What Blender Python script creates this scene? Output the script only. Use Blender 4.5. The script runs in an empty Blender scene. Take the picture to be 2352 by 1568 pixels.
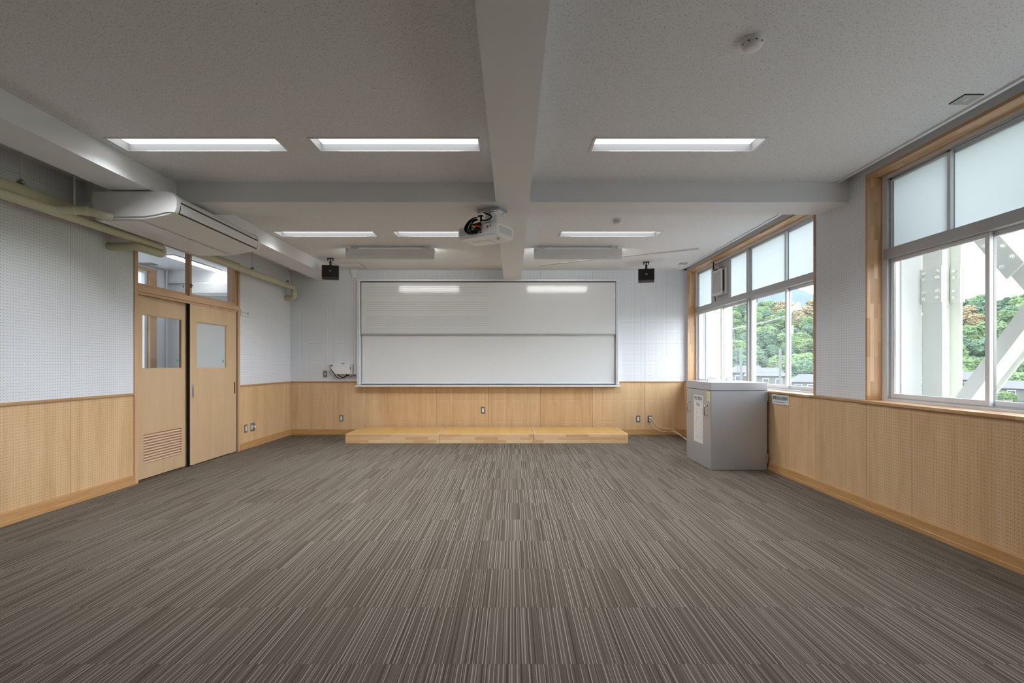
import bpy, bmesh, math, random
from mathutils import Vector, Matrix, noise as mnoise

random.seed(7)
SC = bpy.context.scene
COL = SC.collection

# ------------------------------------------------------------------ camera
EYE = 1.254
cam_d = bpy.data.cameras.new('camera')
cam_d.sensor_fit = 'HORIZONTAL'; cam_d.sensor_width = 36.0; cam_d.lens = 18.0
cam_d.shift_y = (837 - 784) / 2352.0; cam_d.shift_x = -1.0 / 2352
cam_d.clip_start = 0.05; cam_d.clip_end = 4000
cam = bpy.data.objects.new('camera', cam_d)
cam.location = (0, 0, EYE); cam.rotation_euler = (math.pi / 2, 0, 0)
COL.objects.link(cam); SC.camera = cam

# ------------------------------------------------------------------ sky, light levels, exposure
SKY_COLOR = (0.86, 0.935, 1.0); SKY_STRENGTH = 3.9
LAMP_STRENGTH = 0.8; LAMP_WATT = 10.0; BOARD_LAMP_STRENGTH = 4.8; LESSON_LAMP_STRENGTH = 7.0
LAMP_COLOR = (0.97, 0.985, 1.0)
w = bpy.data.worlds.new('overcast_sky'); SC.world = w; w.use_nodes = True
wn = w.node_tree; bg = wn.nodes['Background']
bg.inputs[0].default_value = (*SKY_COLOR, 1); bg.inputs[1].default_value = SKY_STRENGTH
sun_d = bpy.data.lights.new('hazy_sun', 'SUN'); sun_d.energy = 1.2; sun_d.angle = math.radians(40); sun_d.color = (1, .97, .9)
sun = bpy.data.objects.new('hazy_sun', sun_d); COL.objects.link(sun); sun.rotation_euler = (math.radians(40), math.radians(-25), 0)
vs = SC.view_settings
vs.view_transform = 'Standard'; vs.look = 'None'; vs.exposure = 1.4; vs.gamma = 1.0; vs.use_curve_mapping = False

# ------------------------------------------------------------------ node helpers
def new_mat(name):
    m = bpy.data.materials.new(name); m.use_nodes = True
    nt = m.node_tree; nt.nodes.clear()
    out = nt.nodes.new('ShaderNodeOutputMaterial')
    return m, nt, out
def nd(nt, t, **kw):
    n = nt.nodes.new(t)
    for k, v in kw.items(): setattr(n, k, v)
    return n
def math_n(nt, op, a, b=None, c=None):
    n = nd(nt, 'ShaderNodeMath', operation=op)
    for i, v in enumerate((a, b, c)):
        if v is None: continue
        if hasattr(v, 'is_linked') or hasattr(v, 'node'): nt.links.new(v, n.inputs[i])
        else: n.inputs[i].default_value = v
    return n.outputs[0]
def ramp(nt, fac, stops, interp='LINEAR'):
    r = nd(nt, 'ShaderNodeValToRGB'); r.color_ramp.interpolation = interp
    el = r.color_ramp.elements
    while len(el) < len(stops): el.new(0.5)
    for e, (p, c) in zip(el, stops):
        e.position = p; e.color = (*c, 1) if len(c) == 3 else c
    nt.links.new(fac, r.inputs[0]); return r.outputs[0]
def mixc(nt, fac, a, b, blend='MIX'):
    n = nd(nt, 'ShaderNodeMix', data_type='RGBA', blend_type=blend)
    for i, v in ((0, fac), (6, a), (7, b)):
        if hasattr(v, 'node'): nt.links.new(v, n.inputs[i])
        elif i == 0: n.inputs[0].default_value = v
        else: n.inputs[i].default_value = (*v, 1)
    return n.outputs[2]
def objcoord(nt):
    return nd(nt, 'ShaderNodeTexCoord').outputs['Object']
def sep(nt, v):
    s = nd(nt, 'ShaderNodeSeparateXYZ'); nt.links.new(v, s.inputs[0]); return s.outputs
def comb(nt, x, y, z):
    c = nd(nt, 'ShaderNodeCombineXYZ')
    for i, v in enumerate((x, y, z)):
        if hasattr(v, 'node'): nt.links.new(v, c.inputs[i])
        else: c.inputs[i].default_value = v
    return c.outputs[0]
def noise_n(nt, vec, scale=5, detail=2, rough=.5, dist=0):
    n = nd(nt, 'ShaderNodeTexNoise'); n.inputs['Scale'].default_value = scale
    n.inputs['Detail'].default_value = detail; n.inputs['Roughness'].default_value = rough; n.inputs['Distortion'].default_value = dist
    nt.links.new(vec, n.inputs['Vector']); return n.outputs['Fac']
def bsdf(nt, out, color=None, rough=.5, metal=0, spec=.5, bump=None, bstr=.2, bdist=.002):
    p = nd(nt, 'ShaderNodeBsdfPrincipled')
    if hasattr(color, 'node'): nt.links.new(color, p.inputs['Base Color'])
    elif color: p.inputs['Base Color'].default_value = (*color, 1)
    p.inputs['Roughness'].default_value = rough; p.inputs['Metallic'].default_value = metal
    p.inputs['Specular IOR Level'].default_value = spec
    if bump is not None:
        b = nd(nt, 'ShaderNodeBump'); b.inputs['Strength'].default_value = bstr; b.inputs['Distance'].default_value = bdist
        nt.links.new(bump, b.inputs['Height']); nt.links.new(b.outputs[0], p.inputs['Normal'])
    nt.links.new(p.outputs[0], out.inputs[0]); return p

def plain(name, col, rough=.5, metal=0, spec=.5, var=.04, vscale=6):
    m, nt, out = new_mat(name)
    n = noise_n(nt, objcoord(nt), vscale, 3)
    c = ramp(nt, n, [(.3, tuple(x * (1 - var) for x in col)), (.7, tuple(min(1, x * (1 + var)) for x in col))])
    bsdf(nt, out, c, rough, metal, spec); return m
def emit(name, col, s):
    m, nt, out = new_mat(name)
    e = nd(nt, 'ShaderNodeEmission'); e.inputs[0].default_value = (*col, 1); e.inputs[1].default_value = s
    nt.links.new(e.outputs[0], out.inputs[0]); return m

def axes(nt, plane):
    s = sep(nt, objcoord(nt))
    return (s[0], s[2]) if plane == 'XZ' else ((s[1], s[2]) if plane == 'YZ' else (s[0], s[1]))
def hole_mask(nt, a, b, r=.115):
    fa = math_n(nt, 'SUBTRACT', math_n(nt, 'FRACT', math_n(nt, 'DIVIDE', a, .025)), .5)
    fb = math_n(nt, 'SUBTRACT', math_n(nt, 'FRACT', math_n(nt, 'DIVIDE', b, .025)), .5)
    d = math_n(nt, 'SQRT', math_n(nt, 'ADD', math_n(nt, 'MULTIPLY', fa, fa), math_n(nt, 'MULTIPLY', fb, fb)))
    return math_n(nt, 'LESS_THAN', d, r)
def orand(nt):
    return nd(nt, 'ShaderNodeObjectInfo').outputs['Random']
def wood_color(nt, a, b, cols, gs=1.0):
    """grain runs along b; a across; per-object shift"""
    rnd = orand(nt)
    v = comb(nt, math_n(nt, 'ADD', a, math_n(nt, 'MULTIPLY', rnd, 37.0)), math_n(nt, 'MULTIPLY', b, .09), rnd)
    n1 = noise_n(nt, v, 9 * gs, 3, .55, .6)
    n2 = noise_n(nt, v, 60 * gs, 2, .5, .2)
    f = math_n(nt, 'ADD', math_n(nt, 'MULTIPLY', n1, .75), math_n(nt, 'MULTIPLY', n2, .25))
    c = ramp(nt, f, [(.3, cols[0]), (.5, cols[1]), (.7, cols[2])])
    br = math_n(nt, 'ADD', math_n(nt, 'MULTIPLY', rnd, .12), .94)
    rg = math_n(nt, 'FRACT', math_n(nt, 'MULTIPLY', rnd, 17.3))
    gg = math_n(nt, 'SUBTRACT', br, math_n(nt, 'MULTIPLY', rg, .05)); bb = math_n(nt, 'SUBTRACT', br, math_n(nt, 'MULTIPLY', rg, .12))
    return mixc(nt, 1.0, c, comb(nt, br, gg, bb), 'MULTIPLY')
WOODC = [(.58, .37, .195), (.665, .455, .26), (.72, .515, .315)]
def pegwood(name, plane):
    m, nt, out = new_mat(name); a, b = axes(nt, plane)
    c = wood_color(nt, a, b, WOODC)
    h = hole_mask(nt, a, b)
    bsdf(nt, out, mixc(nt, h, c, (.20, .125, .06)), .5, bump=math_n(nt, 'SUBTRACT', 1.0, h), bstr=.5, bdist=.004); return m
def pegwhite(name, plane):
    m, nt, out = new_mat(name); a, b = axes(nt, plane)
    n = noise_n(nt, objcoord(nt), 3, 3)
    c = ramp(nt, n, [(.3, (.745, .765, .80)), (.7, (.765, .785, .82))])
    h = hole_mask(nt, a, b)
    bsdf(nt, out, mixc(nt, h, c, (.20, .20, .215)), .6, bump=math_n(nt, 'SUBTRACT', 1.0, h), bstr=.5, bdist=.004); return m
def veneer(name, plane, cols, rough=.4):
    m, nt, out = new_mat(name); a, b = axes(nt, plane)
    bsdf(nt, out, wood_color(nt, a, b, cols, .8), rough); return m
def lamwood(name, order, row=.032, length=.34, cols=((.45, .235, .10), (.70, .46, .26)), rough=.38):
    """finger-jointed staves; order = indices (along, across)"""
    m, nt, out = new_mat(name); s = sep(nt, objcoord(nt)); rnd = orand(nt)
    v = comb(nt, math_n(nt, 'ADD', s[order[0]], math_n(nt, 'MULTIPLY', rnd, 3.1)), math_n(nt, 'ADD', s[order[1]], 5.0), 0.0)
    br = nd(nt, 'ShaderNodeTexBrick'); br.offset = .37; br.squash = 1
    br.inputs['Scale'].default_value = 1; br.inputs['Mortar Size'].default_value = 0.0004
    br.inputs['Brick Width'].default_value = length; br.inputs['Row Height'].default_value = row
    br.inputs['Color1'].default_value = (*cols[0], 1); br.inputs['Color2'].default_value = (*cols[1], 1)
    br.inputs['Mortar'].default_value = (cols[0][0] * .75, cols[0][1] * .72, cols[0][2] * .7, 1)
    nt.links.new(v, br.inputs['Vector'])
    g = comb(nt, math_n(nt, 'MULTIPLY', s[order[0]], .08), s[order[1]], 0.0)
    n = noise_n(nt, g, 70, 3, .5, .4)
    c = mixc(nt, .2, br.outputs[0], ramp(nt, n, [(.3, cols[0]), (.7, cols[1])]))
    bsdf(nt, out, c, rough); return m

# ------------------------------------------------------------------ materials
M = {}
M['peg_wood_x'] = pegwood('perforated maple board x', 'XZ'); M['peg_wood_y'] = pegwood('perforated maple board y', 'YZ')
M['peg_white_x'] = pegwhite('perforated white board x', 'XZ'); M['peg_white_y'] = pegwhite('perforated white board y', 'YZ')
M['joint_dark'] = plain('dark joint', (.07, .045, .025), .9)
M['joint_grey'] = plain('grey joint', (.26, .26, .27), .9)
M['plaster'] = plain('white painted plaster', (.72, .725, .735), .7, var=.015, vscale=2)
M['beam'] = plain('white painted beam', (.76, .77, .785), .6, var=.015, vscale=2)
M['lam_z_x'] = lamwood('laminated jamb wood', (2, 0)); M['lam_y_x'] = lamwood('laminated sill wood', (1, 0))
M['podium_front'] = lamwood('laminated podium wood', (0, 2), .047, .36, ((.55, .31, .14), (.82, .60, .37)))
M['podium_side'] = lamwood('laminated podium side wood', (1, 2), .047, .36, ((.53, .33, .17), (.70, .50, .31)))
M['podium_top'] = veneer('varnished podium top', 'XY', [(.60, .36, .105), (.65, .40, .125), (.69, .435, .145)], .22)
M['podium_edge'] = lamwood('podium edge wood', (0, 1), .03, .3, ((.58, .38, .2), (.70, .49, .29)))
RAILC = [(.40, .225, .10), (.46, .27, .125), (.50, .31, .15)]
def railwood(name, order):
    m, nt, out = new_mat(name); s = sep(nt, objcoord(nt))
    v = comb(nt, math_n(nt, 'MULTIPLY', s[order[0]], .1), s[order[1]], s[3 - order[0] - order[1]])
    c = ramp(nt, noise_n(nt, v, 40, 3, .5, .5), [(.3, RAILC[0]), (.5, RAILC[1]), (.7, RAILC[2])])
    bsdf(nt, out, c, .4); return m
M['rail_x'] = railwood('rail wood x', (0, 2)); M['rail_y'] = railwood('rail wood y', (1, 2))
RAILC = [(.47, .245, .095), (.53, .29, .12), (.57, .33, .145)]
M['base_x'] = railwood('skirting wood x', (0, 2)); M['base_y'] = railwood('skirting wood y', (1, 2))
M['door'] = veneer('pale birch door veneer', 'YZ', [(.52, .36, .215), (.56, .40, .245), (.60, .435, .275)], .35)
M['door_frame'] = veneer('birch door frame', 'YZ', [(.56, .355, .215), (.60, .39, .24), (.63, .42, .265)], .35)
M['louver'] = plain('pinkish beige louvre', (.62, .42, .29), .4)
M['black'] = plain('black rubber', (.008, .007, .007), .6, spec=.25)
M['black_plastic'] = plain('black plastic', (.008, .008, .009), .45, spec=.3)
M['cover_grey'] = plain('grey cover plate', (.40, .415, .41), .45)
M['alu'] = plain('anodised aluminium', (.50, .505, .52), .4, .35, var=.02)
M['alu_bright'] = plain('bright aluminium', (.78, .80, .84), .4, .1, var=.02)
M['chrome'] = plain('chrome', (.6, .6, .6), .18, 1.0)
M['zinc'] = plain('zinc steel', (.5, .52, .54), .35, .9)
M['white_metal'] = plain('white enamelled metal', (.74, .74, .74), .35, var=.01)
M['white_plastic'] = plain('white plastic', (.75, .75, .75), .4, var=.015)
M['grey_plastic'] = plain('grey vent plastic', (.52, .52, .53), .5)
M['reflector'] = plain('satin grey-white reflector', (.50, .505, .51), .5, var=.01)
M['projector_white'] = plain('bright white casing', (.90, .905, .91), .35, var=.01)
M['dark_gap'] = plain('dark gap', (.03, .03, .035), .6)
M['board'] = plain('white enamel writing board', (.735, .75, .76), .075, spec=.5, var=.008, vscale=2)
M['ink'] = plain('printed grey line', (.50, .50, .49), .4)
M['pipe'] = plain('beige pipe cover', (.56, .535, .385), .42, var=.03)
M['pipe_ring'] = plain('beige pipe band', (.62, .59, .44), .4)
M['cab'] = None
m, nt, out = new_mat('satin grey steel'); n = noise_n(nt, objcoord(nt), 400, 1)
bsdf(nt, out, ramp(nt, n, [(.3, (.43, .445, .48)), (.7, (.46, .475, .51))]), .36, .5); M['cab'] = m
M['paper'] = plain('white paper', (.72, .70, .68), .6, var=.02); M['note'] = plain('yellow label', (.68, .66, .30), .6, var=.02)
M['print_black'] = plain('black print', (.02, .02, .02), .6); M['print_grey'] = plain('grey print', (.42, .40, .39), .6)
M['sign'] = plain('white sign plate', (.74, .74, .76), .35, var=.01)
M['plate_grey'] = plain('grey switch plate', (.26, .25, .23), .35, .5); M['rocker'] = plain('white rocker', (.78, .78, .80), .4)
M['cord'] = plain('beige cord', (.66, .58, .42), .5)
M['red'] = plain('red plug', (.6, .02, .02), .4); M['yellow'] = plain('yellow plug', (.6, .42, .02), .4)
M['teal'] = plain('green sticker', (.05, .40, .30), .5)
M['lamp'] = emit('lamp diffuser', LAMP_COLOR, LAMP_STRENGTH)
M['board_lamp'] = emit('board lamp diffuser', (1, .98, .95), BOARD_LAMP_STRENGTH)
M['lesson_lamp'] = emit('lesson room lamp', LAMP_COLOR, LESSON_LAMP_STRENGTH)
M['steel_white'] = plain('cream painted steel', (.72, .73, .66), .45, var=.02)
M['concrete'] = plain('white painted concrete', (.74, .75, .72), .8, var=.03, vscale=3)
M['screen_slot'] = plain('beige slot', (.42, .40, .30), .6)

# clear glass and frosted glass
m, nt, out = new_mat('clear window glass')
t = nd(nt, 'ShaderNodeBsdfTransparent'); t.inputs[0].default_value = (.95, .955, .96, 1)
g = nd(nt, 'ShaderNodeBsdfGlossy'); g.inputs['Roughness'].default_value = .02
lw = nd(nt, 'ShaderNodeLayerWeight'); lw.inputs[0].default_value = .5
fac = math_n(nt, 'ADD', math_n(nt, 'MULTIPLY', math_n(nt, 'POWER', lw.outputs['Facing'], 5.0), .45), .025)
mx = nd(nt, 'ShaderNodeMixShader'); nt.links.new(fac, mx.inputs[0]); nt.links.new(t.outputs[0], mx.inputs[1]); nt.links.new(g.outputs[0], mx.inputs[2])
haze_veil = nd(nt, 'ShaderNodeBsdfTranslucent'); haze_veil.inputs[0].default_value = (.85, .9, .95, 1)  # faint translucent veil giving the outdoor view its haze
mx2 = nd(nt, 'ShaderNodeMixShader'); mx2.inputs[0].default_value = .014
nt.links.new(mx.outputs[0], mx2.inputs[1]); nt.links.new(haze_veil.outputs[0], mx2.inputs[2]); nt.links.new(mx2.outputs[0], out.inputs[0]); M['glass'] = m
m, nt, out = new_mat('frosted window glass')
t = nd(nt, 'ShaderNodeBsdfTranslucent'); t.inputs[0].default_value = (.44, .46, .465, 1)
g = nd(nt, 'ShaderNodeBsdfGlossy'); g.inputs['Roughness'].default_value = .25
mx = nd(nt, 'ShaderNodeMixShader'); mx.inputs[0].default_value = .05
nt.links.new(t.outputs[0], mx.inputs[1]); nt.links.new(g.outputs[0], mx.inputs[2]); nt.links.new(mx.outputs[0], out.inputs[0]); M['frost'] = m

m, nt, out = new_mat('white frosted door glass')
t = nd(nt, 'ShaderNodeBsdfTranslucent'); t.inputs[0].default_value = (.62, .63, .63, 1)
g = nd(nt, 'ShaderNodeBsdfDiffuse'); g.inputs[0].default_value = (.72, .74, .74, 1)
mx = nd(nt, 'ShaderNodeMixShader'); mx.inputs[0].default_value = .55
nt.links.new(t.outputs[0], mx.inputs[1]); nt.links.new(g.outputs[0], mx.inputs[2]); nt.links.new(mx.outputs[0], out.inputs[0]); M['door_frost'] = m

# carpet tile: yarn stripes along y, every tile cut at another place of the roll
m, nt, out = new_mat('striped loop carpet'); s = sep(nt, objcoord(nt)); rnd = orand(nt)
u = math_n(nt, 'ADD', s[0], math_n(nt, 'MULTIPLY', rnd, 61.7))
def wn1(x, k, off=0.0):
    wnn = nd(nt, 'ShaderNodeTexWhiteNoise', noise_dimensions='1D')
    nt.links.new(math_n(nt, 'FLOOR', math_n(nt, 'ADD', math_n(nt, 'MULTIPLY', x, k), off)), wnn.inputs['W']); return wnn.outputs['Value']
v1 = wn1(u, 330)
def stripes(pitch, off, w0, w1, prob):
    q = math_n(nt, 'ADD', math_n(nt, 'DIVIDE', u, pitch), off); fr_ = math_n(nt, 'FRACT', q)
    r1 = wn1(q, 1.0, .0); r2 = wn1(q, 1.0, 500.0); r3 = wn1(q, 1.0, 900.0)
    dd = math_n(nt, 'ABSOLUTE', math_n(nt, 'SUBTRACT', math_n(nt, 'SUBTRACT', fr_, .2), math_n(nt, 'MULTIPLY', r1, .6)))
    inside = math_n(nt, 'LESS_THAN', dd, math_n(nt, 'ADD', math_n(nt, 'MULTIPLY', r2, w1), w0))
    return math_n(nt, 'MULTIPLY', inside, math_n(nt, 'LESS_THAN', r3, prob))
base = ramp(nt, v1, [(0, (.100, .081, .063)), (.3, (.117, .096, .076)), (.62, (.136, .113, .091)), (.88, (.165, .140, .115))], 'CONSTANT')
c = mixc(nt, stripes(.026, 0.0, .05, .09, .8), base, (.070, .054, .041))
c = mixc(nt, stripes(.019, .37, .05, .09, .75), c, (.285, .258, .225))
yv = comb(nt, math_n(nt, 'MULTIPLY', u, 1.0), math_n(nt, 'MULTIPLY', s[1], .5), 0.0)
yn = noise_n(nt, yv, 420, 1)
k = ramp(nt, yn, [(.3, (.76, .76, .755)), (.7, (1.09, 1.09, 1.08))])
c = mixc(nt, 1.0, c, k, 'MULTIPLY')
bsdf(nt, out, c, .95, spec=.1, bump=yn, bstr=.4, bdist=.003); M['carpet'] = m

# rock-wool ceiling: short dark flecks lying mostly along the room
m, nt, out = new_mat('fissured ceiling board'); oc = objcoord(nt); s = sep(nt, oc)
wob = noise_n(nt, oc, 30, 1)
fx = math_n(nt, 'ADD', s[0], math_n(nt, 'MULTIPLY', wob, .02))
v = comb(nt, math_n(nt, 'MULTIPLY', fx, 3.2), s[1], 0.0)
n1 = noise_n(nt, v, 75, 1.5, .5)
fl = ramp(nt, n1, [(.335, (0, 0, 0)), (.375, (1, 1, 1))])
c = mixc(nt, fl, (.385, .39, .40), (.815, .83, .855))
bsdf(nt, out, c, .9, spec=.1, bump=fl, bstr=.5, bdist=.003); M['ceiling'] = m

# ------------------------------------------------------------------ geometry helpers
WO = {}
def link(name, me, mat, parent=None, origin=Vector((0, 0, 0))):
    o = bpy.data.objects.new(name, me); COL.objects.link(o)
    if mat is not None and len(me.materials) == 0: me.materials.append(M[mat] if isinstance(mat, str) else mat)
    WO[o] = Vector(origin)
    if parent is not None:
        o.parent = parent; o.location = WO[o] - WO[parent]
    else: o.location = WO[o]
    return o
def fin(name, bm, mat, parent=None, origin=None, smooth=False):
    if origin is None:
        xs = [v.co for v in bm.verts]
        lo = Vector([min(p[i] for p in xs) for i in range(3)]); hi = Vector([max(p[i] for p in xs) for i in range(3)])
        origin = (lo + hi) / 2
    origin = Vector(origin)
    bmesh.ops.translate(bm, verts=bm.verts, vec=-origin)
    bmesh.ops.recalc_face_normals(bm, faces=bm.faces)
    me = bpy.data.meshes.new(name); bm.to_mesh(me); bm.free()
    if smooth:
        for p in me.polygons: p.use_smooth = True
        try: me.set_sharp_from_angle(angle=math.radians(40))
        except Exception: pass
    return link(name, me, mat, parent, origin)
def add_box(bm, x0, x1, y0, y1, z0, z1, bev=0):
    vs_ = [bm.verts.new((x, y, z)) for x in (x0, x1) for y in (y0, y1) for z in (z0, z1)]
    fs = [(0, 1, 3, 2), (4, 6, 7, 5), (0, 4, 5, 1), (2, 3, 7, 6), (0, 2, 6, 4), (1, 5, 7, 3)]
    fcs = [bm.faces.new([vs_[i] for i in f]) for f in fs]
    if bev > 0:
        ed = list({e for f in fcs for e in f.edges})
        bmesh.ops.bevel(bm, geom=ed, offset=bev, segments=1, affect='EDGES', profile=.5)
def B(name, x0, x1, y0, y1, z0, z1, mat, parent=None, bev=0, origin=None):
    bm = bmesh.new(); add_box(bm, min(x0, x1), max(x0, x1), min(y0, y1), max(y0, y1), min(z0, z1), max(z0, z1), bev)
    return fin(name, bm, mat, parent, origin)
def boxes(name, lst, mat, parent=None, bev=0, origin=None):
    bm = bmesh.new()
    for b in lst: add_box(bm, *b, bev)
    return fin(name, bm, mat, parent, origin)
def add_prism(bm, prof, axis, a0, a1):
    """prof: 2-D loop; axis 0: (y,z) along x; 1: (x,z) along y; 2: (x,y) along z"""
    def P(p, a): return ((a, p[0], p[1]), (p[0], a, p[1]), (p[0], p[1], a))[axis]
    A = [bm.verts.new(P(p, a0)) for p in prof]; C = [bm.verts.new(P(p, a1)) for p in prof]
    n = len(prof)
    for i in range(n): bm.faces.new((A[i], A[(i + 1) % n], C[(i + 1) % n], C[i]))
    bm.faces.new(A[::-1]); bm.faces.new(C)
def prism(name, prof, axis, a0, a1, mat, parent=None, smooth=False):
    bm = bmesh.new(); add_prism(bm, prof, axis, a0, a1); return fin(name, bm, mat, parent, smooth=smooth)
def round_path(pts, r, seg=5):
    pts = [Vector(p) for p in pts]; res = [pts[0]]
    for i in range(1, len(pts) - 1):
        a, b, c = pts[i - 1], pts[i], pts[i + 1]
        d1 = (a - b); d2 = (c - b); rr = min(r, d1.length * .49, d2.length * .49)
        p1 = b + d1.normalized() * rr; p2 = b + d2.normalized() * rr
        for k in range(seg + 1):
            t = k / seg; res.append(p1 * (1 - t) ** 2 + b * 2 * t * (1 - t) + p2 * t * t)
    res.append(pts[-1]); return res
def add_tube(bm, pts, r, n=12, caps=True):
    pts = [Vector(p) for p in pts]
    t0 = (pts[1] - pts[0]).normalized()
    up = Vector((0, 0, 1)) if abs(t0.z) < .9 else Vector((1, 0, 0))
    nx = t0.cross(up).normalized(); rings = []
    for i, p in enumerate(pts):
        if i == 0: t = t0
        elif i == len(pts) - 1: t = (pts[-1] - pts[-2]).normalized()
        else: t = ((pts[i + 1] - p).normalized() + (p - pts[i - 1]).normalized()).normalized()
        nx = (nx - t * nx.dot(t)).normalized(); ny = t.cross(nx)
        rr = r[i] if isinstance(r, (list, tuple)) else r
        rings.append([bm.verts.new(p + (nx * math.cos(a) + ny * math.sin(a)) * rr) for a in [2 * math.pi * k / n for k in range(n)]])
    for A, C in zip(rings, rings[1:]):
        for k in range(n): bm.faces.new((A[k], A[(k + 1) % n], C[(k + 1) % n], C[k]))
    if caps: bm.faces.new(rings[0][::-1]); bm.faces.new(rings[-1])
def tube(name, pts, r, mat, parent=None, n=12, bend=0, seg=5, origin=None):
    if bend: pts = round_path(pts, bend, seg)
    bm = bmesh.new(); add_tube(bm, pts, r, n); return fin(name, bm, mat, parent, origin, smooth=True)
def lathe(name, prof, center, mat, parent=None, n=32, origin=None, smooth=True):
    """prof: (radius, z) from centre outwards; axis z"""
    bm = bmesh.new(); rings = []
    for r, z in prof:
        rings.append([bm.verts.new((center[0] + max(r, 1e-4) * math.cos(2 * math.pi * k / n), center[1] + max(r, 1e-4) * math.sin(2 * math.pi * k / n), center[2] + z)) for k in range(n)])
    for A, C in zip(rings, rings[1:]):
        for k in range(n): bm.faces.new((A[k], A[(k + 1) % n], C[(k + 1) % n], C[k]))
    bm.faces.new(rings[0][::-1]); bm.faces.new(rings[-1])
    return fin(name, bm, mat, parent, origin, smooth)
def E(name, loc, label=None, cat=None, group=None, kind=None):
    o = bpy.data.objects.new(name, None); COL.objects.link(o); o.location = loc; WO[o] = Vector(loc)
    o.empty_display_size = .05
    return tag(o, label, cat, group, kind)
def tag(o, label=None, cat=None, group=None, kind=None):
    if label: o['label'] = label
    if cat: o['category'] = cat
    if group: o['group'] = group
    if kind: o['kind'] = kind
    return o
def struct(o, label=None): return tag(o, label, kind='structure')
def rect_holes(bm, x0, x1, y0, y1, z, holes):
    xs = sorted({x0, x1, *[h[0] for h in holes], *[h[1] for h in holes]}); ys = sorted({y0, y1, *[h[2] for h in holes], *[h[3] for h in holes]})
    V = {}
    def g(x, y):
        if (x, y) not in V: V[(x, y)] = bm.verts.new((x, y, z))
        return V[(x, y)]
    for a, b in zip(xs, xs[1:]):
        for c, d in zip(ys, ys[1:]):
            mx_, my = (a + b) / 2, (c + d) / 2
            if any(h[0] < mx_ < h[1] and h[2] < my < h[3] for h in holes): continue
            bm.faces.new((g(a, c), g(a, d), g(b, d), g(b, c)))
def text(name, body, size, mat, parent, origin, facing, align='CENTER', sx=1.0, thick=.0004, bold=0.0):
    c = bpy.data.curves.new('print', 'FONT'); c.body = body; c.size = size; c.align_x = align; c.align_y = 'CENTER'; c.extrude = thick; c.resolution_u = 3; c.offset = bold
    o = bpy.data.objects.new('print', c); COL.objects.link(o)
    dg = bpy.context.evaluated_depsgraph_get()
    me = bpy.data.meshes.new_from_object(o.evaluated_get(dg)); bpy.data.objects.remove(o); bpy.data.curves.remove(c)
    R = {'+x': Matrix(((0, 0, 1), (1, 0, 0), (0, 1, 0))), '-x': Matrix(((0, 0, -1), (-1, 0, 0), (0, 1, 0))), '-y': Matrix(((1, 0, 0), (0, 0, -1), (0, 1, 0)))}[facing]
    me.transform(R.to_4x4() @ Matrix.Diagonal((sx, 1, 1, 1)))
    me.materials.clear()
    return link(name, me, mat, parent, Vector(origin))

# ------------------------------------------------------------------ dimensions
XL, XR, XU = -3.96, 3.06, 3.11            # left wall, right lower wall, right upper wall
YB, YF = 9.144, -1.6                       # board wall, rear wall behind the camera
ZC, ZB = 2.94, 2.755                       # ceiling, underside of the beams
RL0, RL1 = .932, .956                      # dado rail left and back
RR0, RR1 = .918, .942                      # sill height right
SEAM = 2.78

# ------------------------------------------------------------------ floor of carpet tiles
fl = struct(B('floor', -4.15, 3.2, YF - .1, YB + .1, -.12, -.006, 'joint_dark'), 'brown striped carpet tile floor')
tile_me = None
tb = bmesh.new(); add_box(tb, -.2497, .2497, -.2497, .2497, -.006, 0)
tile_me = bpy.data.meshes.new('carpet_tile'); bmesh.ops.recalc_face_normals(tb, faces=tb.faces); tb.to_mesh(tile_me); tb.free(); tile_me.materials.append(M['carpet'])
for j in range(-7, 15):
    for i in range(15):
        cx = -3.96 + .25 + .5 * i; cy = 2.145 + .25 + .5 * j
        if cy < -1.4 or cx - .25 > 3.05 or cy - .25 > YB: continue
        o = bpy.data.objects.new('carpet_tile', tile_me); COL.objects.link(o); o.parent = fl; o.location = Vector((cx, cy, 0)) - WO[fl]

# ------------------------------------------------------------------ ceiling, beams
LX = [(-3.03, -1.765), (-1.515, -.25), (.617, 1.89)]
LYS = [(3.81, 4.04), (6.48, 6.73)]
holes = [(a, b, c, d) for (c, d) in LYS for (a, b) in LX]
bm = bmesh.new(); rect_holes(bm, -4.15, 3.003, YF - .1, YB + .1, ZC, holes)
ceil = struct(fin('ceiling', bm, 'ceiling', origin=(0, 3, ZC)), 'grey fissured acoustic board ceiling')
B('roof_slab', -6.4, 3.5, YF - .1, YB + .3, 3.12, 3.25, 'plaster', ceil)
B('beam', -.155, .155, YF, 4.735, ZB, ZC + .01, 'beam', ceil); B('beam', -.155, .155, 5.13, YB, ZB, ZC + .01, 'beam', ceil)
B('cross_beam', XL - .02, XU + .02, 4.735, 5.13, ZB, 3.11, 'beam', ceil)
B('side_beam', -3.47, -3.11, YF, 4.735, ZB, ZC + .01, 'beam', ceil); B('side_beam', -3.47, -3.11, 5.13, YB, ZB, ZC + .01, 'beam', ceil)
for (a, b) in ((YF, 4.735), (5.13, YB)):
    B('ceiling_trim', 2.988, 3.014, a, b, ZC - .012, ZC + .10, 'alu_bright', ceil)
    B('curtain_pocket', 3.014, XU + .012, a, b, 3.05, 3.06, 'plaster', ceil)
    B('ceiling_trim', -3.11, -3.095, a, b, ZC - .006, ZC + .001, 'plaster', ceil)
# access hatch, vent slots and roll-screen slot belong to the ceiling
fx = [(-2.99, -2.54, 8.48, 8.488), (-2.99, -2.54, 8.922, 8.93), (-2.99, -2.982, 8.48, 8.93), (-2.552, -2.54, 8.48, 8.93)]
boxes('access_hatch_frame', [(a, b, c, d, ZC - .003, ZC + .001) for a, b, c, d in fx], 'plate_grey', ceil)

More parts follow.
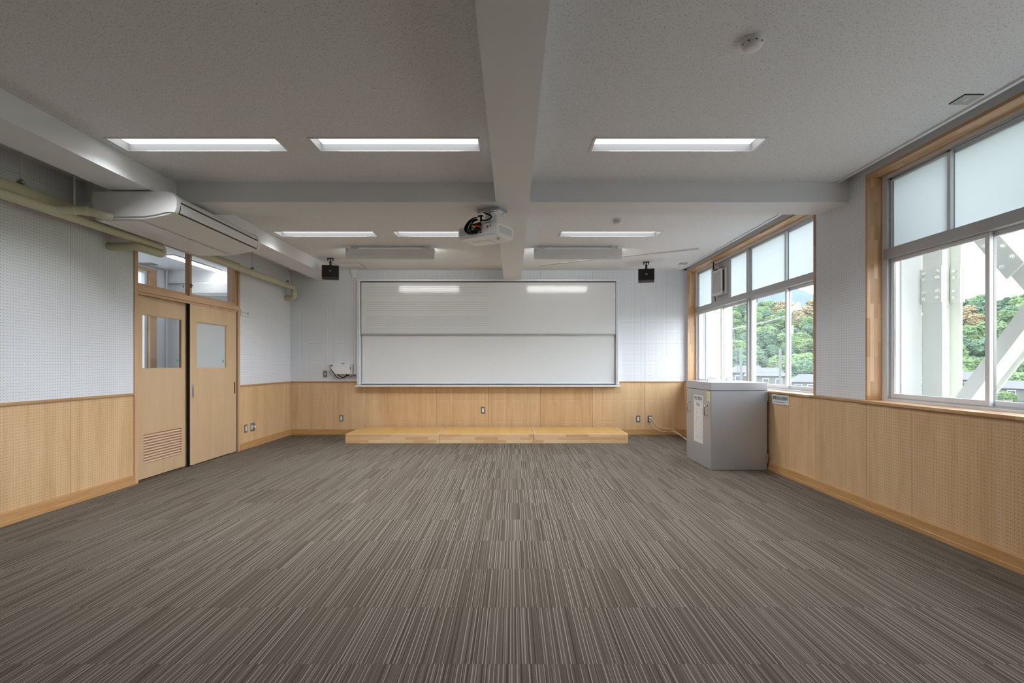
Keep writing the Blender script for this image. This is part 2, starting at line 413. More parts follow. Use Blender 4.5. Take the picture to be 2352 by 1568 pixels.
# ------------------------------------------------------------------ walls
# left wall (door opening y 5.353..7.427, z..2.71)
DY0, DY1, DZ = 5.353, 7.427, 2.715
wl = struct(boxes('wall_left', [(-4.10, -3.974, YF - .1, DY0, -.1, 3.12), (-4.10, -3.974, DY1, YB + .1, -.1, 3.12), (-4.10, -3.974, DY0, DY1, DZ, 3.12)], 'joint_grey'), 'white perforated board wall over a maple perforated dado')
boxes('joint_backing', [(-3.976, -3.9665, YF, DY0, 0, .95), (-3.976, -3.9665, DY1, YB, 0, .95)], 'joint_dark', wl)
def panels_y(wall, x0, x1, cuts, zr, mat, name, g=.002):
    for a, b in zip(cuts, cuts[1:]): B(name, x0, x1, a + g, b - g, zr[0], zr[1], mat, wall)
for cuts in ([YF, -.97, -.04, .885, 1.81, 2.735, 3.66, 4.586, DY0], [DY1, 8.228, YB]):
    panels_y(wl, XL - .012, XL, cuts, (.10, RL0), 'peg_wood_y', 'wood_panel')
    panels_y(wl, XL - .012, XL, cuts, (RL1, SEAM - .001), 'peg_white_y', 'white_panel', .0015)
    panels_y(wl, XL - .012, XL, cuts, (SEAM + .001, ZC), 'peg_white_y', 'white_panel', .0015)
panels_y(wl, XL - .012, XL, [DY0, 6.3, DY1], (DZ + .003, ZC), 'peg_white_y', 'white_panel', .0015)
# board wall
wb = struct(B('wall_back', -4.15, 3.45, YB + .014, YB + .16, -.1, 3.12, 'joint_grey'), 'board wall of white perforated panels over maple panels')
B('joint_backing', XL, XU, YB + .0065, YB + .016, 0, .95, 'joint_dark', wb)
xc = [XL, -3.196, -2.278, -1.353, -.428, .498, 1.431, 2.356, XR + .012]
for a, b in zip(xc, xc[1:]):
    B('wood_panel', a + .002, b - .002, YB, YB + .012, .10, RL0, 'peg_wood_x', wb)
    B('white_panel', a + .0015, (b if b < 3 else XU + .01) - .0015, YB, YB + .012, RL1, SEAM - .001, 'peg_white_x', wb)
    B('white_panel', a + .0015, (b if b < 3 else XU + .01) - .0015, YB, YB + .012, SEAM + .001, ZC, 'peg_white_x', wb)
# rear wall behind the camera
wf = struct(B('wall_front', -4.15, 3.45, YF - .15, YF, -.1, 3.12, 'plaster'), 'plain rear wall behind the viewpoint')
# window wall
WY = [(5.28, 9.05), (.70, 4.475)]
seg = [(XR + .014, 3.42, YF - .1, YB + .1, -.1, RR0 - .002)]
for a, b in ((YF - .1, .675), (4.50, 5.255), (9.075, YB + .1)): seg.append((XU + .014, 3.42, a, b, RR0 - .002, 3.12))
for a, b in WY: seg.append((XU + .012, 3.42, a - .025, b + .025, 2.915, 3.12))
wr = struct(boxes('wall_right', seg, 'joint_grey'), 'window wall with maple perforated dado and white piers')
B('joint_backing', XR + .007, XR + .016, YF, YB, 0, .917, 'joint_dark', wr)
panels_y(wr, XR, XR + .012, [YF, -.5, .425, 1.35, 2.30, 3.063 - .02, 3.922, 4.426, 5.17, 5.667, 6.6, 7.5, 8.4, YB], (.10, RR0), 'peg_wood_y', 'wood_panel')
panels_y(wr, XU, XU + .012, [4.50, 5.255], (RR1, SEAM - .001), 'peg_white_y', 'white_panel', 0)
panels_y(wr, XU, XU + .012, [4.50, 4.735], (SEAM + .001, 3.05), 'peg_white_y', 'white_panel', 0)
panels_y(wr, XU, XU + .012, [5.13, 5.255], (SEAM + .001, 3.05), 'peg_white_y', 'white_panel', 0)
panels_y(wr, XU, XU + .012, [9.075, YB], (RR1, 3.05), 'peg_white_y', 'white_panel', 0)
panels_y(wr, XU, XU + .012, [YF, .675], (RR1, 3.05), 'peg_white_y', 'white_panel', 0)
for a, b in WY: B('head_fascia', XU, XU + .012, a - .025, b + .025, 2.916, 3.05, 'plaster', wr)
# skirting
def skirt(name, lst, mat, lab): return struct(boxes(name, lst, mat, bev=.002), lab)
skirt('baseboard_left', [(XL, XL + .018, YF, DY0, 0, .10), (XL, XL + .022, YF, DY0, 0, .035)], 'base_y', 'orange-brown wooden skirting left of the doors')
skirt('baseboard_left_far', [(XL, XL + .018, DY1, YB, 0, .10), (XL, XL + .022, DY1, YB, 0, .035)], 'base_y', 'orange-brown wooden skirting between doors and board wall')
skirt('baseboard_back', [(XL + .02, XR - .02, YB - .018, YB, 0, .10), (XL + .02, XR - .02, YB - .022, YB, 0, .035)], 'base_x', 'orange-brown wooden skirting under the board')
skirt('baseboard_right', [(XR - .02, XR, YF, YB - .02, 0, .10), (XR - .025, XR, YF, YB - .02, 0, .035)], 'base_y', 'orange-brown wooden skirting under the windows')
struct(B('trim_1', XL - .01, XL + .012, YF, DY0, RL0, RL1, 'rail_y', bev=.002), 'wooden dado rail left of the doors')
struct(B('trim_2', XL - .01, XL + .012, DY1, YB, RL0, RL1, 'rail_y', bev=.002), 'wooden dado rail right of the doors')
struct(B('trim_3', XL + .012, XR, YB - .012, YB + .01, RL0, RL1, 'rail_x', bev=.002), 'wooden dado rail on the board wall')
struct(B('trim_4', XR - .010, XU + .01, 4.50, 5.255, RR0, RR1, 'rail_y', bev=.002), 'wooden ledge below the pier between the windows')
struct(B('trim_5', XR - .010, XU + .01, 9.075, YB - .012, RR0, RR1, 'rail_y'), 'wooden ledge end at the board wall')
struct(B('trim_6', XR - .010, XU + .01, YF, .675, RR0, RR1, 'rail_y'), 'wooden ledge beyond the near window')

# ------------------------------------------------------------------ windows
def sash(win, y0, y1, z0, z1, x, pane, st=.034, br=.05, tr=.034):
    x1 = x + .026
    s = boxes('sash', [(x, x1, y0, y0 + st, z0, z1), (x, x1, y1 - st, y1, z0, z1), (x + .001, x1 - .001, y0 + st, y1 - st, z0, z0 + br), (x + .001, x1 - .001, y0 + st, y1 - st, z1 - tr, z1)], 'alu_bright', win)
    B('pane', x + .010, x + .015, y0 + st - .004, y1 - st + .004, z0 + br - .004, z1 - tr + .004, pane, s)
    boxes('gasket', [(x + .004, x + .022, y0 + st - .001, y0 + st + .004, z0 + br, z1 - tr), (x + .004, x + .022, y1 - st - .004, y1 - st + .001, z0 + br, z1 - tr)], 'plate_grey', s)
    return s
def window(n, y0, y1, mull, lows, ups, label):
    win = E('window_%d' % n, (3.2, (y0 + y1) / 2, RR1), label, kind='structure')
    B('jamb', XU - .008, 3.236, y1, y1 + .025, RR1, 2.915, 'lam_z_x', win); B('jamb', XU - .008, 3.236, y0 - .025, y0, RR1, 2.915, 'lam_z_x', win)
    B('head', XU - .008, 3.236, y0, y1, 2.89, 2.915, 'lam_y_x', win)
    B('sill', XR - .016, 3.236, y0 - .025, y1 + .025, RR0, RR1, 'lam_y_x', win, bev=.002)
    X0, X1 = 3.236, 3.345
    fr = []
    for (a, b) in ((y0, y0 + .05), (y1 - .05, y1)): fr += [(X0, X1, a, b, RR1, 2.89)]
    fr += [(X0, X1, y0 + .05, y1 - .05, 2.862, 2.89), (X0, X1, y0 + .05, y1 - .05, RR1 - .02, RR1 + .018)]
    boxes('outer_frame', fr, 'alu_bright', win)
    # inner steps of the frame
    st = []
    for k, (xa, wd) in enumerate(((3.242, .012), (3.262, .022), (3.298, .03))):
        st += [(xa, xa + .006, y1 - .05 - wd * .3, y1 - .05, RR1 + .018, 2.862), (xa, xa + .006, y0 + .05, y0 + .05 + wd * .3, RR1 + .018, 2.862), (xa, xa + .006, y0 + .05, y1 - .05, 2.862 - wd * .8, 2.862)]
    boxes('frame_step', st, 'alu', win)
    boxes('flange', [(XU + .122, 3.239, y1 - .014, y1, RR1, 2.89), (XU + .122, 3.239, y0, y0 + .014, RR1, 2.89)], 'alu_bright', win)
    boxes('bottom_track', [(3.258, 3.262, y0 + .03, y1 - .03, RR1 + .018, RR1 + .03), (3.290, 3.294, y0 + .03, y1 - .03, RR1 + .018, RR1 + .03)], 'alu', win)
    B('transom', 3.228, X1, y0 + .018, y1 - .018, 2.165, 2.25, 'alu', win, bev=.002)
    B('mullion', 3.234, X1, mull - .028, mull + .028, RR1 + .018, 2.862, 'alu', win)
    for a, b, x in lows: sash(win, a, b, RR1 + .022, 2.163, 3.262 if x == 0 else 3.294, 'glass', br=.042)
    for a, b, x, p in ups: sash(win, a, b, 2.250, 2.86, 3.262 if x == 0 else 3.294, p, st=.026, br=.012, tr=.032)
    return win
win1 = window(1, 5.28, 9.05, 7.05,
    [(7.99, 8.997, 0), (7.08, 8.03, 1), (6.09, 7.02, 0), (5.333, 6.13, 1)],
    [(8.375, 8.997, 0, 'frost'), (7.08, 7.69, 0, 'frost'), (6.11, 7.02, 0, 'frost'), (5.333, 6.15, 1, 'frost')],
    'far aluminium sliding window in a laminated wood casing beside the board')
win2 = window(2, .70, 4.475, 2.60,
    [(3.50, 4.422, 0), (2.63, 3.545, 1), (1.62, 2.57, 0), (.753, 1.66, 1)],
    [(3.815, 4.422, 0, 'frost'), (2.63, 3.855, 1, 'frost'), (1.62, 2.57, 0, 'frost'), (.753, 1.66, 1, 'frost')],
    'near aluminium sliding window in a laminated wood casing by the pier')
# blank panel of the ventilator in the far window
B('blank_panel', 3.266, 3.284, 7.69, 8.375, 2.25, 2.86, 'grey_plastic', win1)
# ventilating fan
vf = E('ventilating_fan', (3.23, 7.955, 2.34), 'white square ventilating fan in the far window with a black cord', 'ventilating fan')
B('housing', 3.225, 3.266, 7.76, 8.15, 2.338, 2.728, 'white_plastic', vf, .006)
B('front_cover', 3.175, 3.192, 7.775, 8.15, 2.335, 2.722, 'white_plastic', vf, .005)
B('cover_inset', 3.173, 3.1755, 7.81, 8.115, 2.37, 2.69, 'grey_plastic', vf)
for a in (7.80, 8.09):
    for b in (2.36, 2.68): B('spacer', 3.19, 3.228, a, a + .02, b, b + .02, 'white_plastic', vf)
B('shutter_gap', 3.196, 3.226, 7.80, 8.12, 2.37, 2.70, 'dark_gap', vf)
tube('pull_cord', [(3.21, 8.12, 2.34), (3.22, 8.115, 2.26)], .006, 'black', vf, 8)
tube('power_cord', [(3.22, 8.20, 2.90), (3.215, 8.19, 2.80), (3.20, 8.13, 2.745), (3.205, 8.0, 2.74), (3.23, 7.98, 2.80)], .009, 'black', vf, 8, .06)
B('cord_box', 3.205, 3.24, 7.95, 8.01, 2.735, 2.81, 'grey_plastic', vf, .004)

# ------------------------------------------------------------------ door frame and doors
df = E('trim_7', (XL, 6.39, 0), 'birch door frame with a glazed transom over two sliding doors', kind='structure')
B('jamb', -4.11, XL + .012, DY0, DY0 + .05, 0, DZ, 'door_frame', df, .002); B('jamb', -4.11, XL + .012, DY1 - .05, DY1, 0, DZ, 'door_frame', df, .002)
B('head', -4.11, XL + .012, DY0 + .05, DY1 - .05, DZ - .04, DZ, 'door_frame', df, .002)
B('lintel', -4.11, XL + .010, DY0 + .05, DY1 - .05, 2.03, 2.095, 'door_frame', df, .002); B('lintel', -4.10, XL - .004, DY0 + .05, DY1 - .05, 2.003, 2.03, 'door_frame', df)
B('threshold', -4.10, XL - .002, DY0 + .05, DY1 - .05, -.004, .001, 'joint_dark', df)
mid = 6.31
def tsash(y0, y1, x, nm):
    s = boxes(nm, [(x, x + .03, y0, y0 + .04, 2.095, DZ - .04), (x, x + .03, y1 - .05, y1, 2.095, DZ - .04), (x + .001, x + .029, y0 + .04, y1 - .05, 2.095, 2.13), (x + .001, x + .029, y0 + .04, y1 - .05, DZ - .085, DZ - .04)], 'door_frame', df)
    B('pane', x + .012, x + .017, y0 + .036, y1 - .046, 2.126, DZ - .081, 'glass', s); return s
tsash(5.41, 6.36, -4.035, 'transom_sash'); tsash(6.30, 7.375, -4.0, 'transom_sash')
lt = boxes('latch', [(-3.972, -3.955, 6.305, 6.325, 2.20, 2.25), (-3.965, -3.945, 6.295, 6.33, 2.222, 2.235)], 'plate_grey', df)
B('sticker', -4.019, -4.0175, 6.24, 6.262, 2.19, 2.22, 'teal', df)
def leaf(n, xf, y0, y1, g, label):
    d = E('door_%d' % n, (xf - .02, (y0 + y1) / 2, 0), label, kind='structure')
    gy0, gy1, gz0, gz1 = g; x0 = xf - .036
    L = [(x0, xf, y0, gy0, .012, 2.0), (x0, xf, gy1, y1, .012, 2.0), (x0, xf, gy0, gy1, gz1, 2.0)]
    if n == 1:
        L += [(x0, xf, gy0, gy1, .49, gz0), (x0, xf, gy0, gy1, .012, .175)]
    else: L += [(x0, xf, gy0, gy1, .012, gz0)]
    bm = bmesh.new()
    for b in L: add_box(bm, *b)
    fin('leaf', bm, 'door', d)
    boxes('glazing_bead', [(xf - .012, xf - .004, gy0, gy0 + .008, gz0, gz1), (xf - .012, xf - .004, gy1 - .008, gy1, gz0, gz1), (xf - .012, xf - .004, gy0, gy1, gz0, gz0 + .008), (xf - .012, xf - .004, gy0, gy1, gz1 - .008, gz1)], 'door', d)
    B('pane', xf - .02, xf - .015, gy0, gy1, gz0, gz1, 'glass' if n == 1 else 'door_frost', d)
    B('sticker', xf - .0145, xf - .013, gy1 - .075, gy1 - .045, gz0 + .075, gz0 + .11, 'teal', d)
    boxes('roller', [(x0 + .01, xf - .008, y0 + .06, y0 + .12, .001, .012), (x0 + .01, xf - .008, y1 - .12, y1 - .06, .001, .012)], 'zinc', d)
    return d
d1 = leaf(1, -4.012, 5.403, 6.345, (5.55, 6.215, 1.208, 1.80), 'near sliding birch door leaf with louvre and clear glass')
d2 = leaf(2, -3.964, 6.295, 7.345, (6.432, 7.096, 1.208, 1.795), 'far sliding birch door leaf with frosted glass and pull')
B('edge_seal', -4.0, -3.964, 6.286, 6.295, .012, 2.0, 'black', d2)
B('edge_seal', -4.006, -3.964, 7.345, 7.358, .012, 2.0, 'joint_dark', d2)
lv = boxes('louver', [(-4.05, -4.010, 5.55, 5.562, .175, .49), (-4.05, -4.010, 6.203, 6.215, .175, .49)], 'louver', d1)
for k in range(10):
    z = .178 + k * .0312
    prism('slat', [(-4.008, z), (-4.006, z + .004), (-4.040, z + .034), (-4.044, z + .030)], 1, 5.562, 6.203, 'louver', lv)
h = B('handle_plate', -3.964, -3.958, 6.325, 6.36, .84, 1.01, 'zinc', d2, .003); B('grip', -3.959, -3.95, 6.336, 6.347, .87, .965, 'chrome', h)
B('finger_pull', -3.9645, -3.9625, 7.295, 7.32, .842, 1.01, 'black', d2)

# ------------------------------------------------------------------ lesson room seen through the doors
lr = struct(boxes('wall_lesson', [(-6.24, -6.10, 4.6, 6.5, -.1, 3.12), (-6.24, -6.10, 8.60, 9.2, -.1, 3.12), (-6.24, -6.10, 6.5, 8.60, -.1, .93), (-6.24, -6.10, 6.5, 8.60, 2.84, 3.12), (-6.24, -4.10, 9.10, 9.3, -.1, 3.12), (-6.24, -4.10, 4.5, 4.62, -.1, 3.12)], 'plaster'), 'white walls of the small lesson room behind the doors')
B('white_panel', -6.09, -4.11, 9.09, 9.10, .95, 2.68, 'peg_white_x', lr); B('white_panel', -6.10, -6.09, 8.77, 9.09, .95, 2.9, 'peg_white_y', lr)
B('drop_beam', -6.10, -4.11, 9.0, 9.1, 2.69, 2.90, 'beam', lr)
B('dado', -6.09, -4.11, 9.085, 9.10, 0, .94, 'peg_wood_x', lr)
struct(B('floor_lesson', -6.24, -4.10, 4.6, 9.2, -.12, -.002, 'carpet'), 'carpet of the lesson room behind the doors')
struct(B('ceiling_lesson', -6.24, -4.10, 4.6, 9.2, 2.90, 2.93, 'plaster'), 'white ceiling of the lesson room behind the doors')
w3 = E('window_3', (-6.12, 7.6, .95), 'wood-cased aluminium window of the lesson room', kind='structure')
B('jamb', -6.22, -6.075, 8.59, 8.75, .93, 2.86, 'lam_z_x', w3); B('jamb', -6.22, -6.075, 6.5, 6.53, .93, 2.86, 'lam_z_x', w3)
B('head', -6.22, -6.075, 6.53, 8.59, 2.82, 2.86, 'lam_y_x', w3); B('sill', -6.22, -6.065, 6.5, 8.75, .93, .95, 'lam_y_x', w3)
boxes('outer_frame', [(-6.21, -6.13, 8.53, 8.59, .95, 2.82), (-6.21, -6.13, 6.53, 6.58, .95, 2.82), (-6.21, -6.13, 6.58, 8.53, 2.78, 2.82), (-6.21, -6.13, 6.58, 8.53, .95, .99), (-6.21, -6.13, 6.58, 8.53, 2.15, 2.24), (-6.2, -6.15, 7.50, 7.58, .99, 2.78)], 'alu_bright', w3)
B('pane', -6.185, -6.18, 6.58, 8.53, .99, 2.15, 'frost', w3); B('pane', -6.185, -6.18, 6.58, 8.53, 2.24, 2.78, 'frost', w3)
ll = E('lesson_room_light', (-5.13, 8.3, 2.90), 'long white ceiling light glimpsed through the door transom', 'ceiling light')
B('housing', -5.20, -5.06, 7.66, 8.95, 2.885, 2.90, 'white_metal', ll); B('diffuser', -5.18, -5.08, 7.68, 8.93, 2.868, 2.885, 'lesson_lamp', ll, .005)
ll_added = E('lesson_room_light', (-5.13, 6.3, 2.90), 'added unseen ceiling light brightening the lesson room', 'ceiling light')  # unseen second light, added to brighten the view through the door glass
B('housing', -5.20, -5.06, 5.66, 6.95, 2.885, 2.90, 'white_metal', ll_added); B('diffuser', -5.18, -5.08, 5.68, 6.93, 2.868, 2.885, 'lesson_lamp', ll_added, .005)
la = E('wall_air_conditioner', (-5.30, 9.0, 2.42), 'white wall air conditioner glimpsed through the door transom', 'air conditioner')
prism('body', [(9.085, 2.42), (8.93, 2.44), (8.88, 2.50), (8.88, 2.66), (8.90, 2.685), (9.085, 2.685)], 0, -5.62, -4.82, 'white_plastic', la)
B('air_flap', -5.58, -4.86, 8.895, 8.92, 2.45, 2.462, 'grey_plastic', la)
tag(B('lesson_room_vent', -6.02, -5.84, 8.26, 8.44, 2.888, 2.90, 'plate_grey', bev=.003), 'small grey ceiling vent glimpsed through the door transom', 'vent')
tag(tube('conduit', [(-6.06, 8.97, .05), (-6.06, 8.97, 2.90)], .015, 'white_plastic'), 'thin white conduit in the lesson room corner', 'conduit')

# ------------------------------------------------------------------ ceiling lights
def troffer(x0, x1, y0, y1, label, group):
    t_ = E('ceiling_light', ((x0 + x1) / 2, (y0 + y1) / 2, ZC), label, 'ceiling light', group)
    r = .012
    boxes('frame', [(x0 - r, x0 + .006, y0 - r, y1 + r, ZC - .005, ZC + .001), (x1 - .006, x1 + r, y0 - r, y1 + r, ZC - .005, ZC + .001), (x0, x1, y0 - r, y0 + .006, ZC - .005, ZC + .001), (x0, x1, y1 - .006, y1 + r, ZC - .005, ZC + .001)], 'white_metal', t_)
    boxes('reflector', [(x0, x0 + .006, y0, y1, ZC, ZC + .062), (x1 - .006, x1, y0, y1, ZC, ZC + .062), (x0, x1, y0, y0 + .006, ZC, ZC + .062), (x0, x1, y1 - .006, y1, ZC, ZC + .062), (x0, x1, y0, y1, ZC + .062, ZC + .068)], 'reflector', t_)
    B('diffuser', x0 + .02, x1 - .02, y0 + .012, y1 - .012, ZC + .05, ZC + .061, 'lamp', t_)
    ld = bpy.data.lights.new('lamp', 'AREA'); ld.shape = 'RECTANGLE'; ld.size = x1 - x0 - .30; ld.size_y = y1 - y0 - .03; ld.energy = LAMP_WATT; ld.color = LAMP_COLOR; ld.spread = math.radians(133)
    lo = bpy.data.objects.new('lamp', ld); COL.objects.link(lo); lo.parent = t_; lo.location = (0, 0, .004)
rows = ['in the near row', 'in the far row']
pos = ['beside the left side beam', 'left of the middle beam', 'right of the middle beam']
for (c, d), rw in zip(LYS, rows):
    for (a, b), ps in zip(LX, pos): troffer(a, b, c, d, 'recessed linear light %s, %s' % (rw, ps), 'recessed ceiling lights')
def boardlight(x0, x1, label):
    t_ = E('board_light', ((x0 + x1) / 2, 7.34, ZC), label, 'board light', 'lights over the writing board')
    prism('housing', [(7.275, 2.905), (7.275, 2.80), (7.30, 2.762), (7.345, 2.757), (7.345, 2.763), (7.306, 2.768), (7.283, 2.802), (7.283, 2.898), (7.40, 2.898), (7.40, 2.905)], 0, x0, x1, 'white_metal', t_)
    for x in (x0, x1 - .006): prism('end_plate', [(7.276, 2.904), (7.276, 2.80), (7.30, 2.763), (7.345, 2.758), (7.40, 2.898), (7.40, 2.904)], 0, x, x + .006, 'white_metal', t_)
    prism('diffuser', [(7.352, 2.79), (7.392, 2.89), (7.30, 2.893), (7.295, 2.80)], 0, x0 + .012, x1 - .012, 'board_lamp', t_)
    for x in (x0 + .06, x1 - .16): B('mount', x, x + .1, 7.30, 7.38, 2.905, ZC, 'white_metal', t_)
    lathe('knob', [(0.0, -.012), (.018, -.012), (.022, 0), (.018, .012)], (x0 + .03, 7.272, 2.89), 'grey_plastic', t_, 12)
boardlight(-2.375, -1.115, 'white wall-washer light left of the middle beam, above the music staves')
boardlight(.305, 1.56, 'white wall-washer light right of the middle beam, above the board')

# ------------------------------------------------------------------ ceiling fittings
def smoke(x, y, label, sc=1.0):
    t_ = E('smoke_detector', (x, y, ZC), label, 'smoke detector')
    lathe('base', [(0, 0), (.058 * sc, 0), (.058 * sc, -.018), (.050 * sc, -.022), (0, -.022)], (x, y, ZC), 'sign', t_)
    lathe('sensor_head', [(0, -.022), (.047 * sc, -.022), (.049 * sc, -.036), (.040 * sc, -.046), (.02 * sc, -.05), (0, -.05)], (x, y, ZC), 'white_plastic', t_)
    for k in range(8):
        a = k * math.pi / 4; B('slot', x + .047 * sc * math.cos(a) - .004, x + .047 * sc * math.cos(a) + .004, y + .047 * sc * math.sin(a) - .004, y + .047 * sc * math.sin(a) + .004, ZC - .026, ZC - .022, 'dark_gap', t_)
smoke(1.246, 2.66, 'round cream smoke detector on the near right ceiling'); smoke(1.23, 5.97, 'small round smoke detector between the far lights')
def cover(x0, x1, y0, y1, label):
    t_ = E('ceiling_cover_plate', ((x0 + x1) / 2, (y0 + y1) / 2, ZC), label, 'cover plate', 'square ceiling cover plates')
    B('rim', x0, x1, y0, y1, ZC - .004, ZC, 'dark_gap', t_); B('plate', x0 + .003, x1 + .001, y0 + .003, y1 + .001, ZC - .008, ZC - .004, 'cover_grey', t_)
    B('mark', (x0 + x1) / 2 - .006, (x0 + x1) / 2 + .006, (y0 + y1) / 2 - .018, (y0 + y1) / 2 + .018, ZC - .0085, ZC - .008, 'rocker', t_)
cover(2.82, 2.94, 3.19, 3.31, 'square grey ceiling plate near the near window'); cover(2.79, 2.91, 8.47, 8.60, 'square grey ceiling plate near the far window corner')
sl = E('ceiling_screen_slot', (1.58, 8.08, ZC), 'long diagonal beige slot in the ceiling right of the middle beam', 'screen slot')
sl.rotation_euler = (0, 0, math.atan2(7.47 - 8.78, 2.73 - .445)); WO[sl] = Vector((0, 0, 0)); L_ = 1.31
boxes('frame', [(-L_, L_, -.055, -.035, -.006, .001), (-L_, L_, .035, .055, -.006, .001), (-L_, -L_ + .02, -.055, .055, -.006, .001), (L_ - .02, L_, -.055, .055, -.006, .001)], 'sign', sl)
B('slot_cover', -L_ + .02, L_ - .02, -.035, .035, -.002, .0, 'screen_slot', sl)

# loudspeakers
def speaker(x, y, yaw, label):
    t_ = E('wall_speaker', (x, y, ZC), label, 'loudspeaker', 'black ceiling loudspeakers'); WO[t_] = Vector((0, 0, 0)); t_.rotation_euler = (0, 0, yaw)
    B('ceiling_plate', -.05, .05, -.035, .035, -.008, 0, 'black_plastic', t_)
    for sx in (-1, 1): B('bracket_tab', sx * .038 - .007, sx * .038 + .007, -.02, .02, -.045, -.008, 'black_plastic', t_, .002)
    tube('stem', [(0, 0, -.008), (0, 0, -.10)], .009, 'black_plastic', t_, 10)
    for z in (-.055, -.09): lathe('joint', [(0, z - .012), (.017, z - .008), (.017, z + .008), (0, z + .012)], (0, 0, 0), 'black_plastic', t_, 12)
    boxes('clamp', [(-.022, -.008, -.012, .012, -.075, -.067), (.008, .024, -.012, .012, -.073, -.065)], 'black_plastic', t_)
    tube('yoke', round_path([(-.045, 0, -.135), (-.02, 0, -.105), (.02, 0, -.105), (.045, 0, -.135)], .02), .005, 'black_plastic', t_, 8)
    bm = bmesh.new(); add_box(bm, -.128, .128, -.08, .08, -.325, -.135, .006)
    bmesh.ops.rotate(bm, verts=bm.verts, cent=(0, 0, -.135), matrix=Matrix.Rotation(math.radians(-9), 3, 'X'))
    cb = fin('cabinet', bm, 'black_plastic', t_)
    bm = bmesh.new(); add_box(bm, -.122, .122, -.086, -.079, -.319, -.141, .003)
    bmesh.ops.rotate(bm, verts=bm.verts, cent=(0, 0, -.135), matrix=Matrix.Rotation(math.radians(-9), 3, 'X'))
    g_ = fin('grille', bm, 'black', t_)
    bm = bmesh.new(); add_box(bm, -.018, .018, -.089, -.086, -.236, -.224)
    bmesh.ops.rotate(bm, verts=bm.verts, cent=(0, 0, -.135), matrix=Matrix.Rotation(math.radians(-9), 3, 'X'))
    tag(fin('badge', bm, 'chrome', t_), 'small silver badge')
speaker(-2.89, 8.13, math.radians(18.5), 'black box loudspeaker hung from the ceiling at the left side beam')
speaker(2.20, 8.42, math.radians(-13.5), 'black box loudspeaker hung from the ceiling on the window side')

# ------------------------------------------------------------------ writing board
wbd = E('whiteboard', (-.43, YB - .05, .86), 'wide two-tier white writing board with printed music staves', 'whiteboard')
YW = 9.04
bx0, bx1 = -2.745, 1.885
B('top_rail', bx0 - .005, bx1 + .02, YW - .012, YB, 2.725, 2.762, 'alu_bright', wbd, .004)
B('shadow_gap', bx0 + .07, bx1 - .06, YW + .004, YB, 2.705, 2.725, 'dark_gap', wbd)
for x in (bx0, bx1 - .055): 
    B('side_post', x, x + .055, YW - .008, YB, .90, 2.725, 'alu_bright', wbd, .004)
    B('post_groove', x + .02, x + .026, YW - .010, YW - .007, .92, 2.72, 'alu', wbd)
ub = B('upper_board', bx0 + .072, bx1 - .062, YW + .010, YW + .03, 1.80, 2.705, 'board', wbd)
B('upper_board_rail', bx0 + .066, bx1 - .058, YW - .002, YW + .032, 1.782, 1.803, 'alu', wbd, .003)
lb = B('lower_board', bx0 + .082, bx1 - .075, YW + .045, YW + .065, .935, 1.80, 'board', wbd)
B('lower_board_rail', bx0 + .072, bx1 - .075, YW + .028, YW + .067, .915, .937, 'alu_bright', wbd, .003)
B('back_panel', bx0 + .055, bx1 - .055, YW + .07, YB, .905, 2.72, 'alu', wbd)
B('pen_tray', bx0 - .02, bx1 + .012, YW - .045, YB, .862, .893, 'alu_bright', wbd, .004)
for k0 in range(3):
    for k in range(5):
        z = 2.613 - k0 * .2585 - k * .0365
        B('staff_line', -2.575, -.43, YW + .0092, YW + .0102, z - .0028, z + .0028, 'ink', ub)

# ------------------------------------------------------------------ podium of three platforms
pz = .147; py0, py1 = 8.15, 9.07
for (a, b), lab in zip(((-2.66, -1.162), (-1.158, .336), (.34, 1.843)), ('low wooden podium platform at the left, below the staves', 'low wooden podium platform in the middle of three', 'low wooden podium platform at the right, toward the windows')):
    t_ = E('podium_platform', ((a + b) / 2, (py0 + py1) / 2, 0), lab, 'podium', 'wooden podium platforms')
    B('front_board', a, b, py0, py0 + .02, 0, pz, 'podium_front', t_, .002)
    B('side_board', a, a + .02, py0 + .02, py1, 0, pz, 'podium_side', t_); B('side_board', b - .02, b, py0 + .02, py1, 0, pz, 'podium_side', t_)
    B('back_board', a + .02, b - .02, py1 - .02, py1, 0, pz, 'podium_front', t_)
    B('top_panel', a + .03, b - .03, py0 + .03, py1 - .03, pz - .02, pz + .0005, 'podium_top', t_)
    boxes('edging', [(a + .001, a + .03, py0 + .02, py1 - .001, pz - .015, pz + .001), (b - .03, b - .001, py0 + .02, py1 - .001, pz - .015, pz + .001), (a + .03, b - .03, py0 + .015, py0 + .03, pz - .015, pz + .001), (a + .03, b - .03, py1 - .03, py1 - .001, pz - .015, pz + .001)], 'podium_edge', t_)

